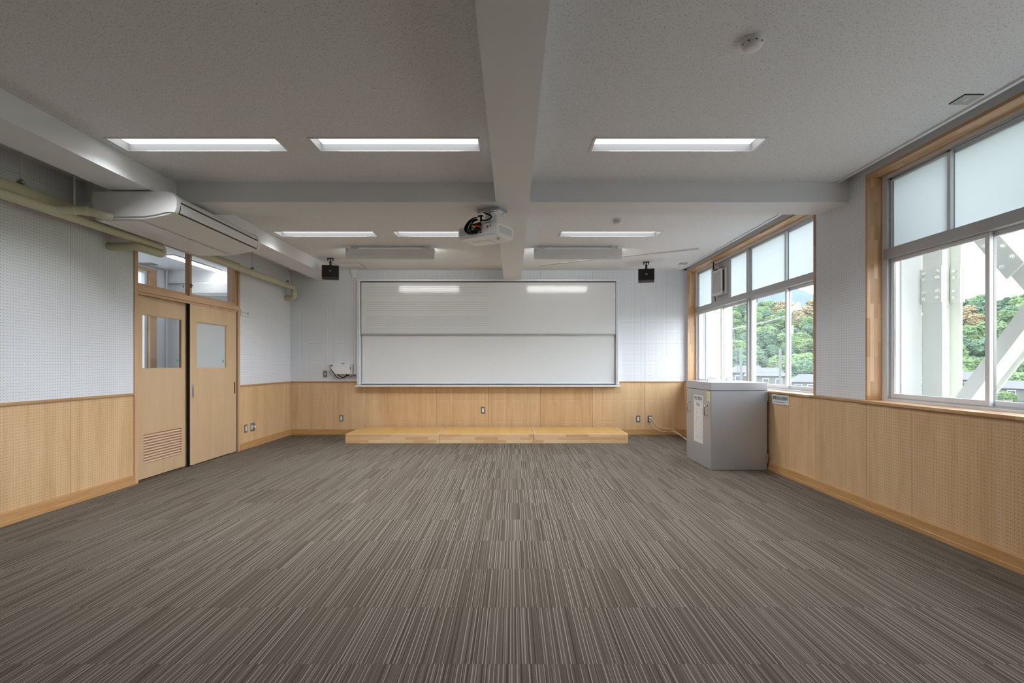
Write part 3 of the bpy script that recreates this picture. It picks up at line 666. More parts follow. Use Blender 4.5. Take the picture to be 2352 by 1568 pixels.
# ------------------------------------------------------------------ rescue equipment cabinet
cb = E('equipment_cabinet', (2.69, 6.5, 0), 'grey steel rescue equipment cabinet standing by the far window', 'cabinet')
cx0, cx1, cy0, cy1 = 2.352, 3.028, 6.07, 6.925
B('body', cx0 + .004, cx1 - .004, cy0 + .004, cy1 - .004, 0, .942, 'cab', cb, .003)
B('lid', cx0, cx1, cy0, cy1, .945, 1.041, 'cab', cb, .004)
B('lid_seam', cx0 + .006, cx1 - .006, cy0 + .006, cy1 - .006, .940, .946, 'dark_gap', cb)
B('front_panel', cx0 + .006, cx1 - .02, cy0 + .001, cy0 + .006, .004, .938, 'cab', cb, .001)
B('side_panel', cx0 + .001, cx0 + .006, cy0 + .012, cy1 - .012, .004, .938, 'cab', cb, .001)
for yy in (6.778, 6.184):
    h_ = tube('handle', round_path([(cx0 + .004, yy, .762), (cx0 - .032, yy, .762), (cx0 - .038, yy, .70), (cx0 - .032, yy, .638), (cx0 + .004, yy, .638)], .03), .006, 'chrome', cb, 10)
    for z in (.762, .638): B('foot', cx0 - .006, cx0 + .002, yy - .014, yy + .014, z - .012, z + .012, 'zinc', h_, .002)
for xx in (2.50, 2.735):
    tube('lid_handle', round_path([(xx - .055, 6.42, 1.040), (xx - .05, 6.42, 1.085), (xx + .05, 6.42, 1.085), (xx + .055, 6.42, 1.040)], .03), .0055, 'chrome', cb, 10)
for z in (.83, .09):
    h_ = B('hinge', cx1 - .036, cx1 + .002, cy0 - .003, cy0 + .004, z, z + .105, 'zinc', cb, .001)
    tube('pin', [(cx1 - .002, cy0 - .003, z), (cx1 - .002, cy0 - .003, z + .105)], .006, 'zinc', h_, 8)
    for k in range(3): lathe('screw', [(0, 0), (.005, 0), (.004, .002), (0, .003)], (cx1 - .022, cy0 - .0035, z + .02 + .032 * k), 'dark_gap', h_, 8)
ps = B('instruction_sheet', cx0 - .0006, cx0 + .002, 6.326, 6.639, .274, .866, 'paper', cb)
xs_ = cx0 - .0008
text('title', '垂直式救助袋', .056, 'print_black', ps, (xs_, 6.4825, .825), '-x', sx=.80, bold=.0004)
text('subtitle', '使用法', .045, 'print_black', ps, (xs_, 6.4825, .745), '-x', sx=.9)
bars = [(xs_ - .0002, xs_ + .0004, 6.345, 6.62, .780, .787)]
for r in range(4):
    z = .70 - r * .10
    for q in range(2):
        y_ = 6.345 + q * .145
        bars += [(xs_ - .0002, xs_ + .0004, y_, y_ + .12, z - .004, z), (xs_ - .0002, xs_ + .0004, y_, y_ + .004, z - .07, z), (xs_ - .0002, xs_ + .0004, y_ + .03, y_ + .08, z - .075, z - .069), (xs_ - .0002, xs_ + .0004, y_ + .04, y_ + .055, z - .05, z - .03)]
for k in range(6): bars.append((xs_ - .0002, xs_ + .0004, 6.35 + k * .045, 6.353 + k * .045, .29, .37))
boxes('diagrams', bars, 'print_grey', ps)
nt_ = B('yellow_label', cx0 - .0006, cx0 + .002, 6.09, 6.20, .817, .93, 'note', cb)
boxes('lines', [(cx0 - .0012, cx0, 6.10, 6.185, .90 - k * .012, .903 - k * .012) for k in range(6)], 'screen_slot', nt_)

# ------------------------------------------------------------------ signs
sg = B('wall_sign', XR - .006, XR - .001, 5.66, 6.03, .797, .911, 'sign', bev=.001)
tag(sg, 'white sign with bold black Japanese lettering below the far window', 'sign')
text('lettering', '避難器具設置場所', .046, 'print_black', sg, (XR - .0062, 5.845, .866), '-x', sx=.92, bold=.0004)
text('small_lettering', 'Evacuation equipment installation place', .0155, 'print_black', sg, (XR - .0062, 5.845, .826), '-x', sx=.95)
sg2 = B('room_sign', XL + .001, XL + .006, 7.457, 7.70, 1.972, 2.062, 'sign', bev=.001)
tag(sg2, 'small white room sign with Japanese lettering right of the doors', 'sign')
text('lettering', 'レッスン室1', .042, 'print_black', sg2, (XL + .0062, 7.58, 2.015), '+x', sx=.95)
boxes('holder_edge', [(XL + .001, XL + .008, 7.452, 7.458, 1.968, 2.066), (XL + .001, XL + .008, 7.452, 7.70, 1.966, 1.972)], 'grey_plastic', sg2)

# ------------------------------------------------------------------ switch and socket plates
def plate(kind, wall, u, z, wd, ht, label, cat):
    if wall == 'back': f = lambda n, a, b, d0, d1, c, e, mt, par: B(n, u + a, u + b, YB - d1, YB - d0, z + c, z + e, mt, par, .001)
    else: f = lambda n, a, b, d0, d1, c, e, mt, par: B(n, XL + d0, XL + d1, u + a, u + b, z + c, z + e, mt, par, .001)
    loc = (u, YB, z) if wall == 'back' else (XL, u, z)
    t_ = E('switch_plate' if cat == 'wall switch' else 'socket_plate', loc, label, cat, 'grey wall plates')
    f('plate', -wd / 2, wd / 2, 0, .007, -ht / 2, ht / 2, 'plate_grey', t_)
    if kind == 'dot':
        f('button', -.012, .012, .007, .009, -.012, .012, 'rocker', t_)
    elif kind == 'double':
        f('insert', -wd / 2 + .016, -wd / 2 + .046, .007, .010, -.032, .032, 'rocker', t_); f('plug', wd / 2 - .05, wd / 2 - .02, .007, .03, -.012, .014, 'rocker', t_)
    elif kind == 'plug':
        f('plug', -.012, .022, .007, .034, .006, .034, 'rocker', t_); f('plug', -.012, .020, .007, .034, -.036, -.010, 'rocker', t_)
    else: f('insert', -.016, .016, .007, .010, -.034, .034, 'rocker', t_)
    return t_
plate('dot', 'back', -3.345, 1.085, .076, .12, 'grey wall plate left of the white control box', 'wall switch')
plate('one', 'back', -3.053, .295, .072, .118, 'grey socket plate low on the wood at the podium left end', 'wall socket')
plate('one', 'back', -.525, .44, .072, .118, 'grey socket plate above the middle podium', 'wall socket')
plate('one', 'back', 2.245, .285, .072, .118, 'grey socket plate with white insert right of the podium', 'wall socket')
plate('plug', 'back', 2.452, .285, .075, .122, 'grey socket plate with two white plugs near the cabinet', 'wall socket')
plate('one', 'left', 7.597, .305, .075, .12, 'narrow grey socket plate beside the door frame', 'wall socket')
plate('double', 'left', 7.80, .305, .125, .125, 'wide grey socket plate with white plug beside the doors', 'wall socket')
def smoothpts(pts, n=6):
    P = [Vector(p) for p in pts]; P = [P[0] * 2 - P[1]] + P + [P[-1] * 2 - P[-2]]; r = []
    for i in range(1, len(P) - 2):
        for k in range(n):
            t = k / n; a, b, c, d = P[i - 1:i + 3]
            r.append(.5 * ((2 * b) + (c - a) * t + (2 * a - 5 * b + 4 * c - d) * t * t + (3 * b - a - 3 * c + d) * t ** 3))
    r.append(P[-2]); return r
tag(tube('power_cord', smoothpts([(2.462, 9.11, .305), (2.50, 9.08, .255), (2.58, 9.06, .17), (2.70, 9.04, .125), (2.82, 9.0, .11), (2.85, 8.6, .05), (2.80, 8.0, .008), (2.72, 7.4, .007), (2.62, 6.94, .007)]), .006, 'cord', n=8), 'upper of two beige cords running from the plugs to the cabinet', 'power cord', 'beige cords')
tag(tube('power_cord', smoothpts([(2.46, 9.11, .262), (2.47, 9.08, .20), (2.53, 9.06, .12), (2.66, 9.03, .075), (2.80, 8.97, .085), (2.87, 8.6, .04), (2.84, 8.0, .008), (2.76, 7.4, .007), (2.66, 6.94, .007)]), .006, 'cord', n=8), 'lower sagging beige cord running from the plugs to the cabinet', 'power cord', 'beige cords')

# ------------------------------------------------------------------ control box and cable cover on the board wall
bxo = E('control_box', (-3.0, YB, 1.08), 'white wall-mounted box with hanging black cables left of the board', 'control box')
prism('body', [(-3.155, 1.265), (-2.875, 1.265), (-2.875, 1.092), (-3.16, 1.092), (-3.21, 1.20), (-3.165, 1.205)], 1, YB - .13, YB, 'white_plastic', bxo)
B('port_side', -2.875, -2.835, YB - .10, YB, 1.075, 1.262, 'grey_plastic', bxo, .004)
for z in (1.20, 1.175): B('port', -2.872, -2.858, YB - .102, YB - .099, z - .008, z + .008, 'black', bxo)
B('shelf_bracket', -3.165, -2.84, YB - .12, YB, 1.083, 1.092, 'grey_plastic', bxo)
B('top_lens', -3.03, -2.985, YB - .08, YB - .04, 1.265, 1.275, 'black_plastic', bxo)
boxes('groove', [(-3.13, -2.885, YB - .1315, YB - .129, z, z + .002) for z in (1.135, 1.225)], 'grey_plastic', bxo)
tube('cable', smoothpts([(-3.165, YB - .08, 1.225), (-3.215, YB - .10, 1.235), (-3.205, YB - .13, 1.18), (-3.15, YB - .14, 1.12), (-3.10, YB - .13, 1.04), (-3.03, YB - .11, 1.01), (-2.97, YB - .09, 1.035), (-2.93, YB - .06, 1.08)]), .006, 'black', bxo, 8)
tube('cable', smoothpts([(-3.10, YB - .10, 1.085), (-3.05, YB - .10, 1.05), (-2.98, YB - .09, 1.022), (-2.93, YB - .07, 1.06), (-2.87, YB - .05, 1.05), (-2.80, YB - .03, 1.055)]), .007, 'black', bxo, 8)
tube('cable', smoothpts([(-2.90, YB - .09, 1.075), (-2.86, YB - .08, 1.04), (-2.81, YB - .06, 1.03), (-2.79, YB - .03, 1.06)]), .006, 'plate_grey', bxo, 8)
rc = E('cable_raceway', (-2.80, YB, 1.08), 'white vertical cable cover rising to the ceiling beside the board', 'cable cover')
B('duct', -2.828, -2.765, YB - .028, YB, 1.08, 2.82, 'white_plastic', rc, .003)
prism('head_cover', [(-2.87, ZC - .002), (-2.755, ZC - .002), (-2.755, 2.80), (-2.775, 2.79), (-2.825, 2.79), (-2.855, 2.86)], 1, YB - .07, YB, 'white_plastic', rc)

# ------------------------------------------------------------------ ceiling-suspended air conditioner
ac = E('air_conditioner', (-3.25, 5.12, 2.50), 'white ceiling-suspended air conditioner hung below the left beam', 'air conditioner')
A0, A1 = 4.40, 5.86
prof = [(-3.60, 2.738), (-2.965, 2.738), (-2.925, 2.724), (-2.902, 2.697), (-2.892, 2.66), (-2.893, 2.60), (-2.908, 2.566), (-2.96, 2.548), (-3.10, 2.518), (-3.20, 2.505), (-3.597, 2.502)]
prism('body', prof, 1, A0 + .012, A1 - .012, 'white_plastic', ac, True)
capp = [(-3.61, 2.742), (-2.965, 2.742), (-2.92, 2.727), (-2.897, 2.70), (-2.885, 2.66), (-2.888, 2.60), (-2.905, 2.564), (-2.935, 2.566), (-2.975, 2.566), (-3.07, 2.543), (-3.17, 2.529), (-3.27, 2.527), (-3.60, 2.529)]
prism('end_cap', capp, 1, A0, A0 + .055, 'white_plastic', ac, True); prism('end_cap', capp, 1, A1 - .055, A1, 'white_plastic', ac, True)
prism('outlet_slot', [(-2.896, 2.670), (-2.8865, 2.662), (-2.8870, 2.600), (-2.9045, 2.562), (-2.92, 2.565), (-2.90, 2.61)], 1, A0 + .050, A1 - .050, 'dark_gap', ac)
prism('louver_vane', [(-2.892, 2.655), (-2.8835, 2.648), (-2.8845, 2.602), (-2.898, 2.572), (-2.91, 2.578), (-2.897, 2.61)], 1, A0 + .062, A1 - .062, 'white_metal', ac, True)
B('intake_panel', -3.59, -3.22, A0 + .02, A1 - .02, 2.494, 2.503, 'white_plastic', ac, .004)
for yy in (4.75, 5.13, 5.5): B('panel_clip', -3.232, -3.205, yy - .02, yy + .02, 2.492, 2.503, 'white_metal', ac, .002)
for yy in (4.47, 5.79):
    for xx in (-3.47, -3.15): B('hanger', xx - .03, xx + .03, yy - .02, yy + .02, 2.738, ZB, 'black', ac)
# ------------------------------------------------------------------ beige pipes
XA, ZA, XB2, ZB2 = -3.81, 2.605, -3.70, 2.497
pa = E('condensate_pipe', (XA, 4, ZA), 'beige long pipe along the left wall ending in an elbow at the board wall', 'pipe', 'beige pipes on the left wall')
tube('run', [(XA, YF, ZA + .01), (XA, 8.93, ZA - .01), (XA, 8.93, 2.415), (XL, 8.93, 2.415)], .046, 'pipe', pa, 16, .075, 6)
for p in (((XA, 8.93, 2.44), (XA, 8.93, 2.52)), ((XA, 8.80, ZA - .01), (XA, 8.86, ZA - .01)), ((-3.93, 8.93, 2.415), (-3.88, 8.93, 2.415))): tube('elbow_band', p, .049, 'pipe_ring', pa, 16)
pb = E('branch_pipe', (XB2, 3, ZB2), 'beige pipe with a branch into the air conditioner and a bend above the door', 'pipe', 'beige pipes on the left wall')
tube('run', [(XB2, YF, ZB2 + .006), (XB2, 5.40, ZB2 - .006), (XB2 + .005, 5.40, 2.415), (XB2, 5.02, 2.412), (XL, 5.02, 2.412)], .039, 'pipe', pb, 16, .05, 6)
tube('branch', [(XB2 + .0, 4.12, ZB2), (-3.64, 4.235, 2.53), (-3.565, 4.30, 2.545), (-3.47, 4.37, 2.52), (-3.44, 4.402, 2.512)], .036, 'pipe', pb, 16, .05, 5)
for p in (((-3.635, 4.24, 2.531), (-3.622, 4.25, 2.534)), ((-3.575, 4.292, 2.543), (-3.56, 4.303, 2.543))): tube('band', p, .040, 'pipe_ring', pb, 16)
for x, y, z, lab in ((XA, 3.97, ZA + .05, 'white hanger rod with clamp nearest on the upper pipe'), (XB2, 4.325, ZB2 + .045, 'white hanger rod with clamp at the branch of the lower pipe'), (XA, 7.50, ZA + .045, 'thin white hanger rod with clamp above the door frame'), (XA, 8.68, ZA + .045, 'thin white hanger rod with clamp in the wall corner')):
    t_ = E('pipe_hanger', (x, y, z), lab, 'pipe hanger', 'pipe hangers')
    tube('rod', [(x, y, z + .02), (x, y, ZC)], .007, 'white_metal', t_, 8)
    lathe('clamp', [(0, -.012), (.014, -.012), (.014, 0), (.026, .004), (.028, .016), (.016, .022), (.012, .034), (0, .034)], (x, y, z), 'plate_grey', t_, 12)

# ------------------------------------------------------------------ projector
pj = E('projector', (-.255, 5.004, 2.462), 'white ceiling projector with bundled black cables under the middle beam', 'projector')
pj.rotation_euler = (0, 0, math.radians(-30)); WO[pj] = Vector((0, 0, 0))
bm = bmesh.new(); add_prism(bm, [(-.226, -.15), (-.213, -.163), (.205, -.163), (.226, -.142), (.226, .13), (.19, .163), (-.19, .163), (-.226, .13)], 2, .012, .118)
bmesh.ops.bevel(bm, geom=list(bm.edges), offset=.006, segments=2, affect='EDGES'); fin('body', bm, 'projector_white', pj, smooth=True)
prism('bottom_plate', [(-.21, -.14), (-.2, -.15), (.195, -.15), (.212, -.13), (.212, .12), (.18, .15), (-.18, .15), (-.21, .12)], 2, 0, .014, 'projector_white', pj)
B('lamp_door', -.15, .05, -.02, .12, -.004, .001, 'projector_white', pj, .002); lathe('foot', [(0, -.014), (.012, -.014), (.014, -.002), (0, 0)], (.16, -.04, 0), 'grey_plastic', pj, 12)
vg = B('vent_grille', -.20, -.115, -.1645, -.162, .03, .10, 'grey_plastic', pj)
for k in range(9): B('slat', -.20, -.115, -.166, -.1635, .032 + k * .0078, .0345 + k * .0078, 'projector_white', vg)
vg = B('side_vent', .2250, .2272, -.12, .105, .03, .10, 'grey_plastic', pj)
for k in range(9): B('slat', .2265, .2288, -.12, .105, .032 + k * .0078, .0345 + k * .0078, 'projector_white', vg)
B('port_panel', -.105, .09, -.1642, -.162, .025, .09, 'projector_white', pj)
for x, z, wd in ((-.075, .042, .018), (-.045, .042, .03), (.0, .042, .03), (.04, .042, .02), (.12, .085, .02), (.15, .092, .012)): B('port', x - wd / 2, x + wd / 2, -.1662, -.163, z - .006, z + .006, 'dark_gap', pj)
B('label', .10, .13, -.1655, -.163, .065, .095, 'sign', pj)
mp = B('mount_plate', -.055, .185, -.075, .075, .273, .293, 'zinc', pj, .003)
boxes('mount_flange', [(-.055, .185, -.085, -.07, .258, .277), (.175, .19, -.075, .075, .258, .277)], 'zinc', pj)
B('mount_neck', .02, .085, -.05, .05, .165, .26, 'zinc', pj, .003); B('mount_foot', -.01, .115, -.085, .09, .118, .168, 'zinc', pj, .003)
boxes('mount_bolt', [(x - .008, x + .008, y - .008, y + .008, .25, .262) for x in (-.04, .17) for y in (-.06, .06)], 'chrome', pj)
def loop(cx, cz, rx, rz, y, a0, a1, n=14, tilt=.3): return [(cx + rx * math.cos(a0 + (a1 - a0) * k / n), y + .02 * math.sin(3 * k / n), cz + rz * math.sin(a0 + (a1 - a0) * k / n) + tilt * rx * math.cos(a0 + (a1 - a0) * k / n)) for k in range(n + 1)]
for k, (cx_, cz_, rx, rz, y) in enumerate(((-.03, .10, .075, .06, -.20), (-.025, .105, .085, .065, -.21), (-.02, .095, .07, .055, -.19), (-.03, .11, .09, .055, -.215), (.0, .10, .06, .06, -.20))):
    tube('cable', loop(cx_, cz_, rx, rz, y, .6 + .2 * k, 5.6 + .15 * k), .006, 'black', pj, 8)
tube('cable', smoothpts([(.05, -.19, .15), (.11, -.16, .15), (.13, -.11, .19), (.06, -.07, .235), (-.01, -.06, .27)]), .007, 'black', pj, 8)
tube('cable', smoothpts([(-.02, -.2, .06), (-.03, -.19, .05), (-.0, -.166, .042)]), .007, 'black', pj, 8)
tube('cable_tie', [(-.045, -.205, .10), (.06, -.19, .115)], .017, 'black', pj, 10); tube('cable_connector', [(.01, -.2, .065), (.06, -.195, .058)], .013, 'black', pj, 10)
tube('red_plug', [(.02, -.215, .095), (.065, -.205, .083)], .009, 'red', pj, 10); tube('yellow_plug', [(-.02, -.215, .098), (.02, -.215, .084)], .009, 'yellow', pj, 10)
B('cable_hook', -.05, .0, -.08, -.05, .225, .235, 'black', pj); tube('cable_drop', [(-.02, -.065, .23), (-.015, -.07, .175)], .009, 'black', pj, 8)

# ================================================================== outside
GZ = -7.0
# retrofit steel frame outside the near window
sf = E('steel_brace_frame', (3.84, 3.65, GZ), 'cream painted steel brace frame with bolted splices outside the near window', 'steel frame')
FX0, FX1 = 3.75, 3.925
def hcol(y0, y1, nm):
    ym = (y0 + y1) / 2
    boxes(nm, [(FX0, FX0 + .014, y0, y1, GZ, 6), (FX1 - .014, FX1, y0, y1, GZ, 6), (FX0 + .014, FX1 - .014, ym - .006, ym + .006, GZ, 6)], 'steel_white', sf)
hcol(4.465, 4.685, 'column'); hcol(2.62, 2.84, 'column')
zs0, zs1 = 1.80, 2.12
boxes('splice_plate', [(FX0 - .012, FX0, 4.462, 4.688, zs0, zs1), (FX0 + .014, FX0 + .024, 4.462, 4.56, zs0, zs1), (FX0 + .04, FX1 - .04, 4.556, 4.569, zs0 - .02, zs1), (FX1 - .028, FX1 - .014, 4.455, 4.56, zs0, zs1), (FX1, FX1 + .012, 4.455, 4.688, zs0, zs1)], 'steel_white', sf)
bolt_me = None
def bolt(c, axis, parent=sf):
    global bolt_me
    if bolt_me is None:
        b_ = bmesh.new()
        prof_ = [(.022, 0), (.022, .004), (.016, .004), (.016, .016), (.008, .018), (.008, .026)]
        rings = [[b_.verts.new((r * math.cos(k * math.pi / 3), r * math.sin(k * math.pi / 3), z)) for k in range(6)] for r, z in prof_]
        for A, C in zip(rings, rings[1:]):
            for k in range(6): b_.faces.new((A[k], A[(k + 1) % 6], C[(k + 1) % 6], C[k]))
        b_.faces.new(rings[-1]); bolt_me = bpy.data.meshes.new('bolt'); b_.to_mesh(bolt_me); b_.free(); bolt_me.materials.append(M['steel_white'])
    o = bpy.data.objects.new('bolt', bolt_me); COL.objects.link(o); o.parent = parent; o.location = Vector(c) - WO[parent]
    if axis == '-x': o.rotation_euler = (0, -math.pi / 2, 0)
    elif axis == '-y': o.rotation_euler = (math.pi / 2, 0, 0)
for z in (1.845, 1.90, 2.02, 2.075):
    for y in (4.50, 4.645): bolt((FX0 - .012, y, z), '-x')
    bolt((3.835, 4.556, z), '-y'); bolt((FX1 - .028, 4.51, z), '-x')
def brace(nm, c0, dirv, half, t, wd=None):
    """beam of H section in the plane of the frame: c0 centre (y,z), dirv unit (y,z)"""
    d = Vector(dirv).normalized(); n = Vector((-d.y, d.x)); a = Vector(c0) - d * half; b = Vector(c0) + d * half
    bm = bmesh.new()
    def slab(x0, x1, w0, w1):
        P = [(a + n * w0), (b + n * w0), (b + n * w1), (a + n * w1)]
        add_prism(bm, [(p.x, p.y) for p in P], 0, x0, x1)
    slab(FX0, FX0 + .012, -t, t); slab(FX1 - .012, FX1, -t, t); slab(FX0 + .012, FX1 - .012, -.03, .03)
    return fin(nm, bm, 'steel_white', sf)
brace('brace', (3.64, 1.75), (-.625, .78), 1.15, .062)
brace('brace', (3.64, 1.75), (-.615, -.785), 1.15, .062)
d = Vector((-.615, -.785)).normalized(); n = Vector((-d.y, d.x)); c0 = Vector((3.98, 2.17))
P = [c0 - d * .30 - n * .085, c0 + d * .28 - n * .085, c0 + d * .28 + n * .085, c0 - d * .30 + n * .085]
prism('brace_splice_plate', [(p.x, p.y) for p in P], 0, FX0 - .012, FX0, 'steel_white', sf)
for k in range(4):
    for s_ in (-1, 1):
        q = c0 + d * (-.18 + .12 * k) + n * (.05 * s_); bolt((FX0 - .012, q.x, q.y), '-x')
B('bottom_beam', FX0, FX1, 2.84, 4.465, .45, .66, 'steel_white', sf); B('top_beam', FX0, FX1, 2.84, 4.465, 3.0, 3.2, 'steel_white', sf)
tag(B('exterior_pier', 3.42, FX0 + .0, 4.69, 5.15, GZ, 6, 'concrete'), 'white painted concrete pier behind the steel column at the near window', 'pier')
tag(B('exterior_pier', 3.455, 3.92, 9.13, 9.6, GZ, 6, 'concrete'), 'white painted concrete pier outside the far end of the far window', 'pier')

# ground, hill, mountain
def mat_foliage(name, cols, scale):
    m, nt, out = new_mat(name); oc = objcoord(nt); rnd = orand(nt)
    n1 = noise_n(nt, oc, scale, 4, .65); n2 = noise_n(nt, oc, scale * 5, 2, .6)
    f_ = math_n(nt, 'ADD', math_n(nt, 'MULTIPLY', n1, .6), math_n(nt, 'MULTIPLY', n2, .4))
    c = ramp(nt, f_, [(.32, cols[0]), (.5, cols[1]), (.66, cols[2])])
    br = math_n(nt, 'ADD', math_n(nt, 'MULTIPLY', rnd, .5), .75)
    bsdf(nt, out, mixc(nt, 1.0, c, comb(nt, br, br, br), 'MULTIPLY'), .9, spec=.1, bump=n2, bstr=1.0, bdist=.6); return m
M['leaf_a'] = mat_foliage('fresh green foliage', [(.042, .068, .040), (.082, .128, .056), (.135, .185, .080)], .35)
M['leaf_b'] = mat_foliage('deep green foliage', [(.028, .052, .040), (.050, .086, .054), (.085, .128, .070)], .35)
M['leaf_c'] = mat_foliage('tawny bamboo foliage', [(.09, .075, .04), (.14, .115, .065), (.19, .155, .09)], .4)
M['hill'] = mat_foliage('undergrowth', [(.018, .034, .022), (.032, .056, .032), (.05, .08, .042)], .08)
M['mountain'] = mat_foliage('haze-tinted distant forest', [(.040, .062, .076), (.052, .076, .091), (.064, .090, .105)], .02)  # blue haze of distance mixed into the forest colour
M['grass'] = mat_foliage('field grass', [(.09, .11, .05), (.13, .15, .07), (.17, .18, .10)], .12)
M['bark'] = plain('bark', (.07, .05, .035), .9)
M['roof_tile'] = plain('grey roof tiles', (.040, .042, .047), .7, var=.2, vscale=2); M['house_wall'] = plain('pale house wall', (.072, .072, .068), .8); M['house_tan'] = plain('tan house wall', (.068, .048, .034), .8)
M['pole_grey'] = plain('grey concrete pole', (.075, .08, .083), .8)
M['house_glass'] = plain('dark house window', (.05, .06, .08), .2)
struct(B('ground', 3.5, 420, -120, 420, GZ - .5, GZ, 'grass'), 'green field outside')
M['sand'] = plain('pale sandy yard', (.13, .122, .11), .95, var=.1, vscale=.3)
struct(B('added_yard', 3.5, 48, -100, 62, GZ - .2, GZ + .04, 'sand'), 'pale sandy yard below the windows, added to bounce light')  # unseen sandy ground added to bounce neutral light up to the ceiling
def hill_z(x, y):
    r = math.hypot(x, y); t = min(1, max(0, (r - 165) / 130)); t = t * t * (3 - 2 * t)
    return GZ + .4 + t * (29 + max(0, 35 - math.degrees(math.atan2(x, y))) * .55) + 2.5 * mnoise.noise(Vector((x * .02, y * .02, 3)))
def polar_sheet(name, rs, angs, zf, mat):
    bm = bmesh.new(); G = [[bm.verts.new((r * math.sin(a), r * math.cos(a), zf(r * math.sin(a), r * math.cos(a)))) for a in angs] for r in rs]
    for A, C in zip(G, G[1:]):
        for k in range(len(angs) - 1): bm.faces.new((A[k], A[k + 1], C[k + 1], C[k]))
    return fin(name, bm, mat, smooth=True)
angs = [math.radians(5 + k * 1.0) for k in range(60)]
struct(polar_sheet('hillside', [150 + 8 * k for k in range(20)], angs, hill_z, 'hill'), 'green hillside beyond the houses')
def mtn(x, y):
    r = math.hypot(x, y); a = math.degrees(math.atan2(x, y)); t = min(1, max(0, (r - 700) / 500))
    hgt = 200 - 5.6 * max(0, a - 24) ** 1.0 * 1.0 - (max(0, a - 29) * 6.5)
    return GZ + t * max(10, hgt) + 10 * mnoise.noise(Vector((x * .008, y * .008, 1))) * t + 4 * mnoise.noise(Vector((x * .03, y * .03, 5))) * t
struct(polar_sheet('mountain', [700 + 25 * k for k in range(21)], [math.radians(5 + k * .5) for k in range(110)], mtn, 'mountain'), 'wooded mountain with distance haze painted in blue-green')
# trees
def crown_mesh(seed, R, H, lumps):
    rnd = random.Random(seed); bm = bmesh.new()
    for k in range(lumps):
        a = rnd.uniform(0, 6.28); q = rnd.uniform(.15, .75); z = rnd.uniform(.25, 1.0)
        c = Vector((R * q * math.cos(a) * (1.15 - z * .6), R * q * math.sin(a) * (1.15 - z * .6), H * z))
        rr = R * rnd.uniform(.30, .5)
        b2 = bmesh.new(); bmesh.ops.create_icosphere(b2, subdivisions=4, radius=1)
        for v in b2.verts:
            p = v.co.normalized(); kf = 1 + .35 * mnoise.noise(p * 2.2 + Vector((seed * 3 + k, k, 0))) + .26 * mnoise.noise(p * 5 + Vector((k, seed, 2))) + .22 * mnoise.noise(p * 12 + Vector((k, 3, seed)))
            v.co = c + Vector((p.x, p.y, p.z * .72)) * rr * kf
        t_ = bpy.data.meshes.new('t'); b2.to_mesh(t_); b2.free(); bm.from_mesh(t_); bpy.data.meshes.remove(t_)
    me = bpy.data.meshes.new('crown'); bm.to_mesh(me); bm.free(); return me
def trunk_mesh(h):
    bm = bmesh.new(); add_tube(bm, [(0, 0, -2), (.1, 0, h * .5), (0, .1, h)], [.35, .28, .18], 7); me = bpy.data.meshes.new('trunk'); bm.to_mesh(me); bm.free(); me.materials.append(M['bark']); return me
crowns = {}
for mk in ('leaf_a', 'leaf_b', 'leaf_c'):
    crowns[mk] = []
    for s_ in range(3):
        me = crown_mesh(s_ + {'leaf_a': 0, 'leaf_b': 10, 'leaf_c': 20}[mk], 5.6, 7.0, 13); me.materials.append(M[mk]); crowns[mk].append(me)
tr_me = trunk_mesh(6.5)
TL = {'leaf_a': ('broadleaf_tree', 'fresh green round-crowned tree on the hillside'), 'leaf_b': ('broadleaf_tree', 'deep green round-crowned tree on the hillside'), 'leaf_c': ('bamboo_clump', 'tawny feathery bamboo clump on the hillside')}
def tree(x, y, z, mk, sc, lab=None, grp=None):
    nm, lb = TL[mk]
    r = E(nm, (x, y, z), lab or lb, 'tree' if mk != 'leaf_c' else 'bamboo', grp or (lb.replace('tree', 'trees').replace('clump', 'clumps')))
    r.scale = (sc, sc, sc * random.uniform(.9, 1.15)); r.rotation_euler = (0, 0, random.uniform(0, 6.28))
    c = bpy.data.objects.new('crown', random.choice(crowns[mk])); COL.objects.link(c); c.parent = r
    t_ = bpy.data.objects.new('trunk', tr_me); COL.objects.link(t_); t_.parent = r
for ri, rr in enumerate((172, 182, 192, 202, 212, 222, 232, 242, 252, 264, 278)):
    na = int(math.radians(36) * rr / 6.4)
    for k in range(na):
        a = math.radians(15 + 36 * (k + random.uniform(.2, .8)) / na); r2 = rr + random.uniform(-5, 5)
        if 33.5 < math.degrees(a) < 39.5 and ri not in (0, 5, 10): continue
        x, y = r2 * math.sin(a), r2 * math.cos(a)
        p = .5 + .9 * mnoise.noise(Vector((x * .022, y * .022, 7)))
        ad = math.degrees(a)
        mk = 'leaf_c' if ((ri >= 8 and 26.6 < ad < 30.6) or (ri in (6, 7, 8) and 41.2 < ad < 42.6)) else ('leaf_b' if random.random() < .4 else 'leaf_a')
        tree(x, y, hill_z(x, y) - .5, mk, random.uniform(.72, 1.05))
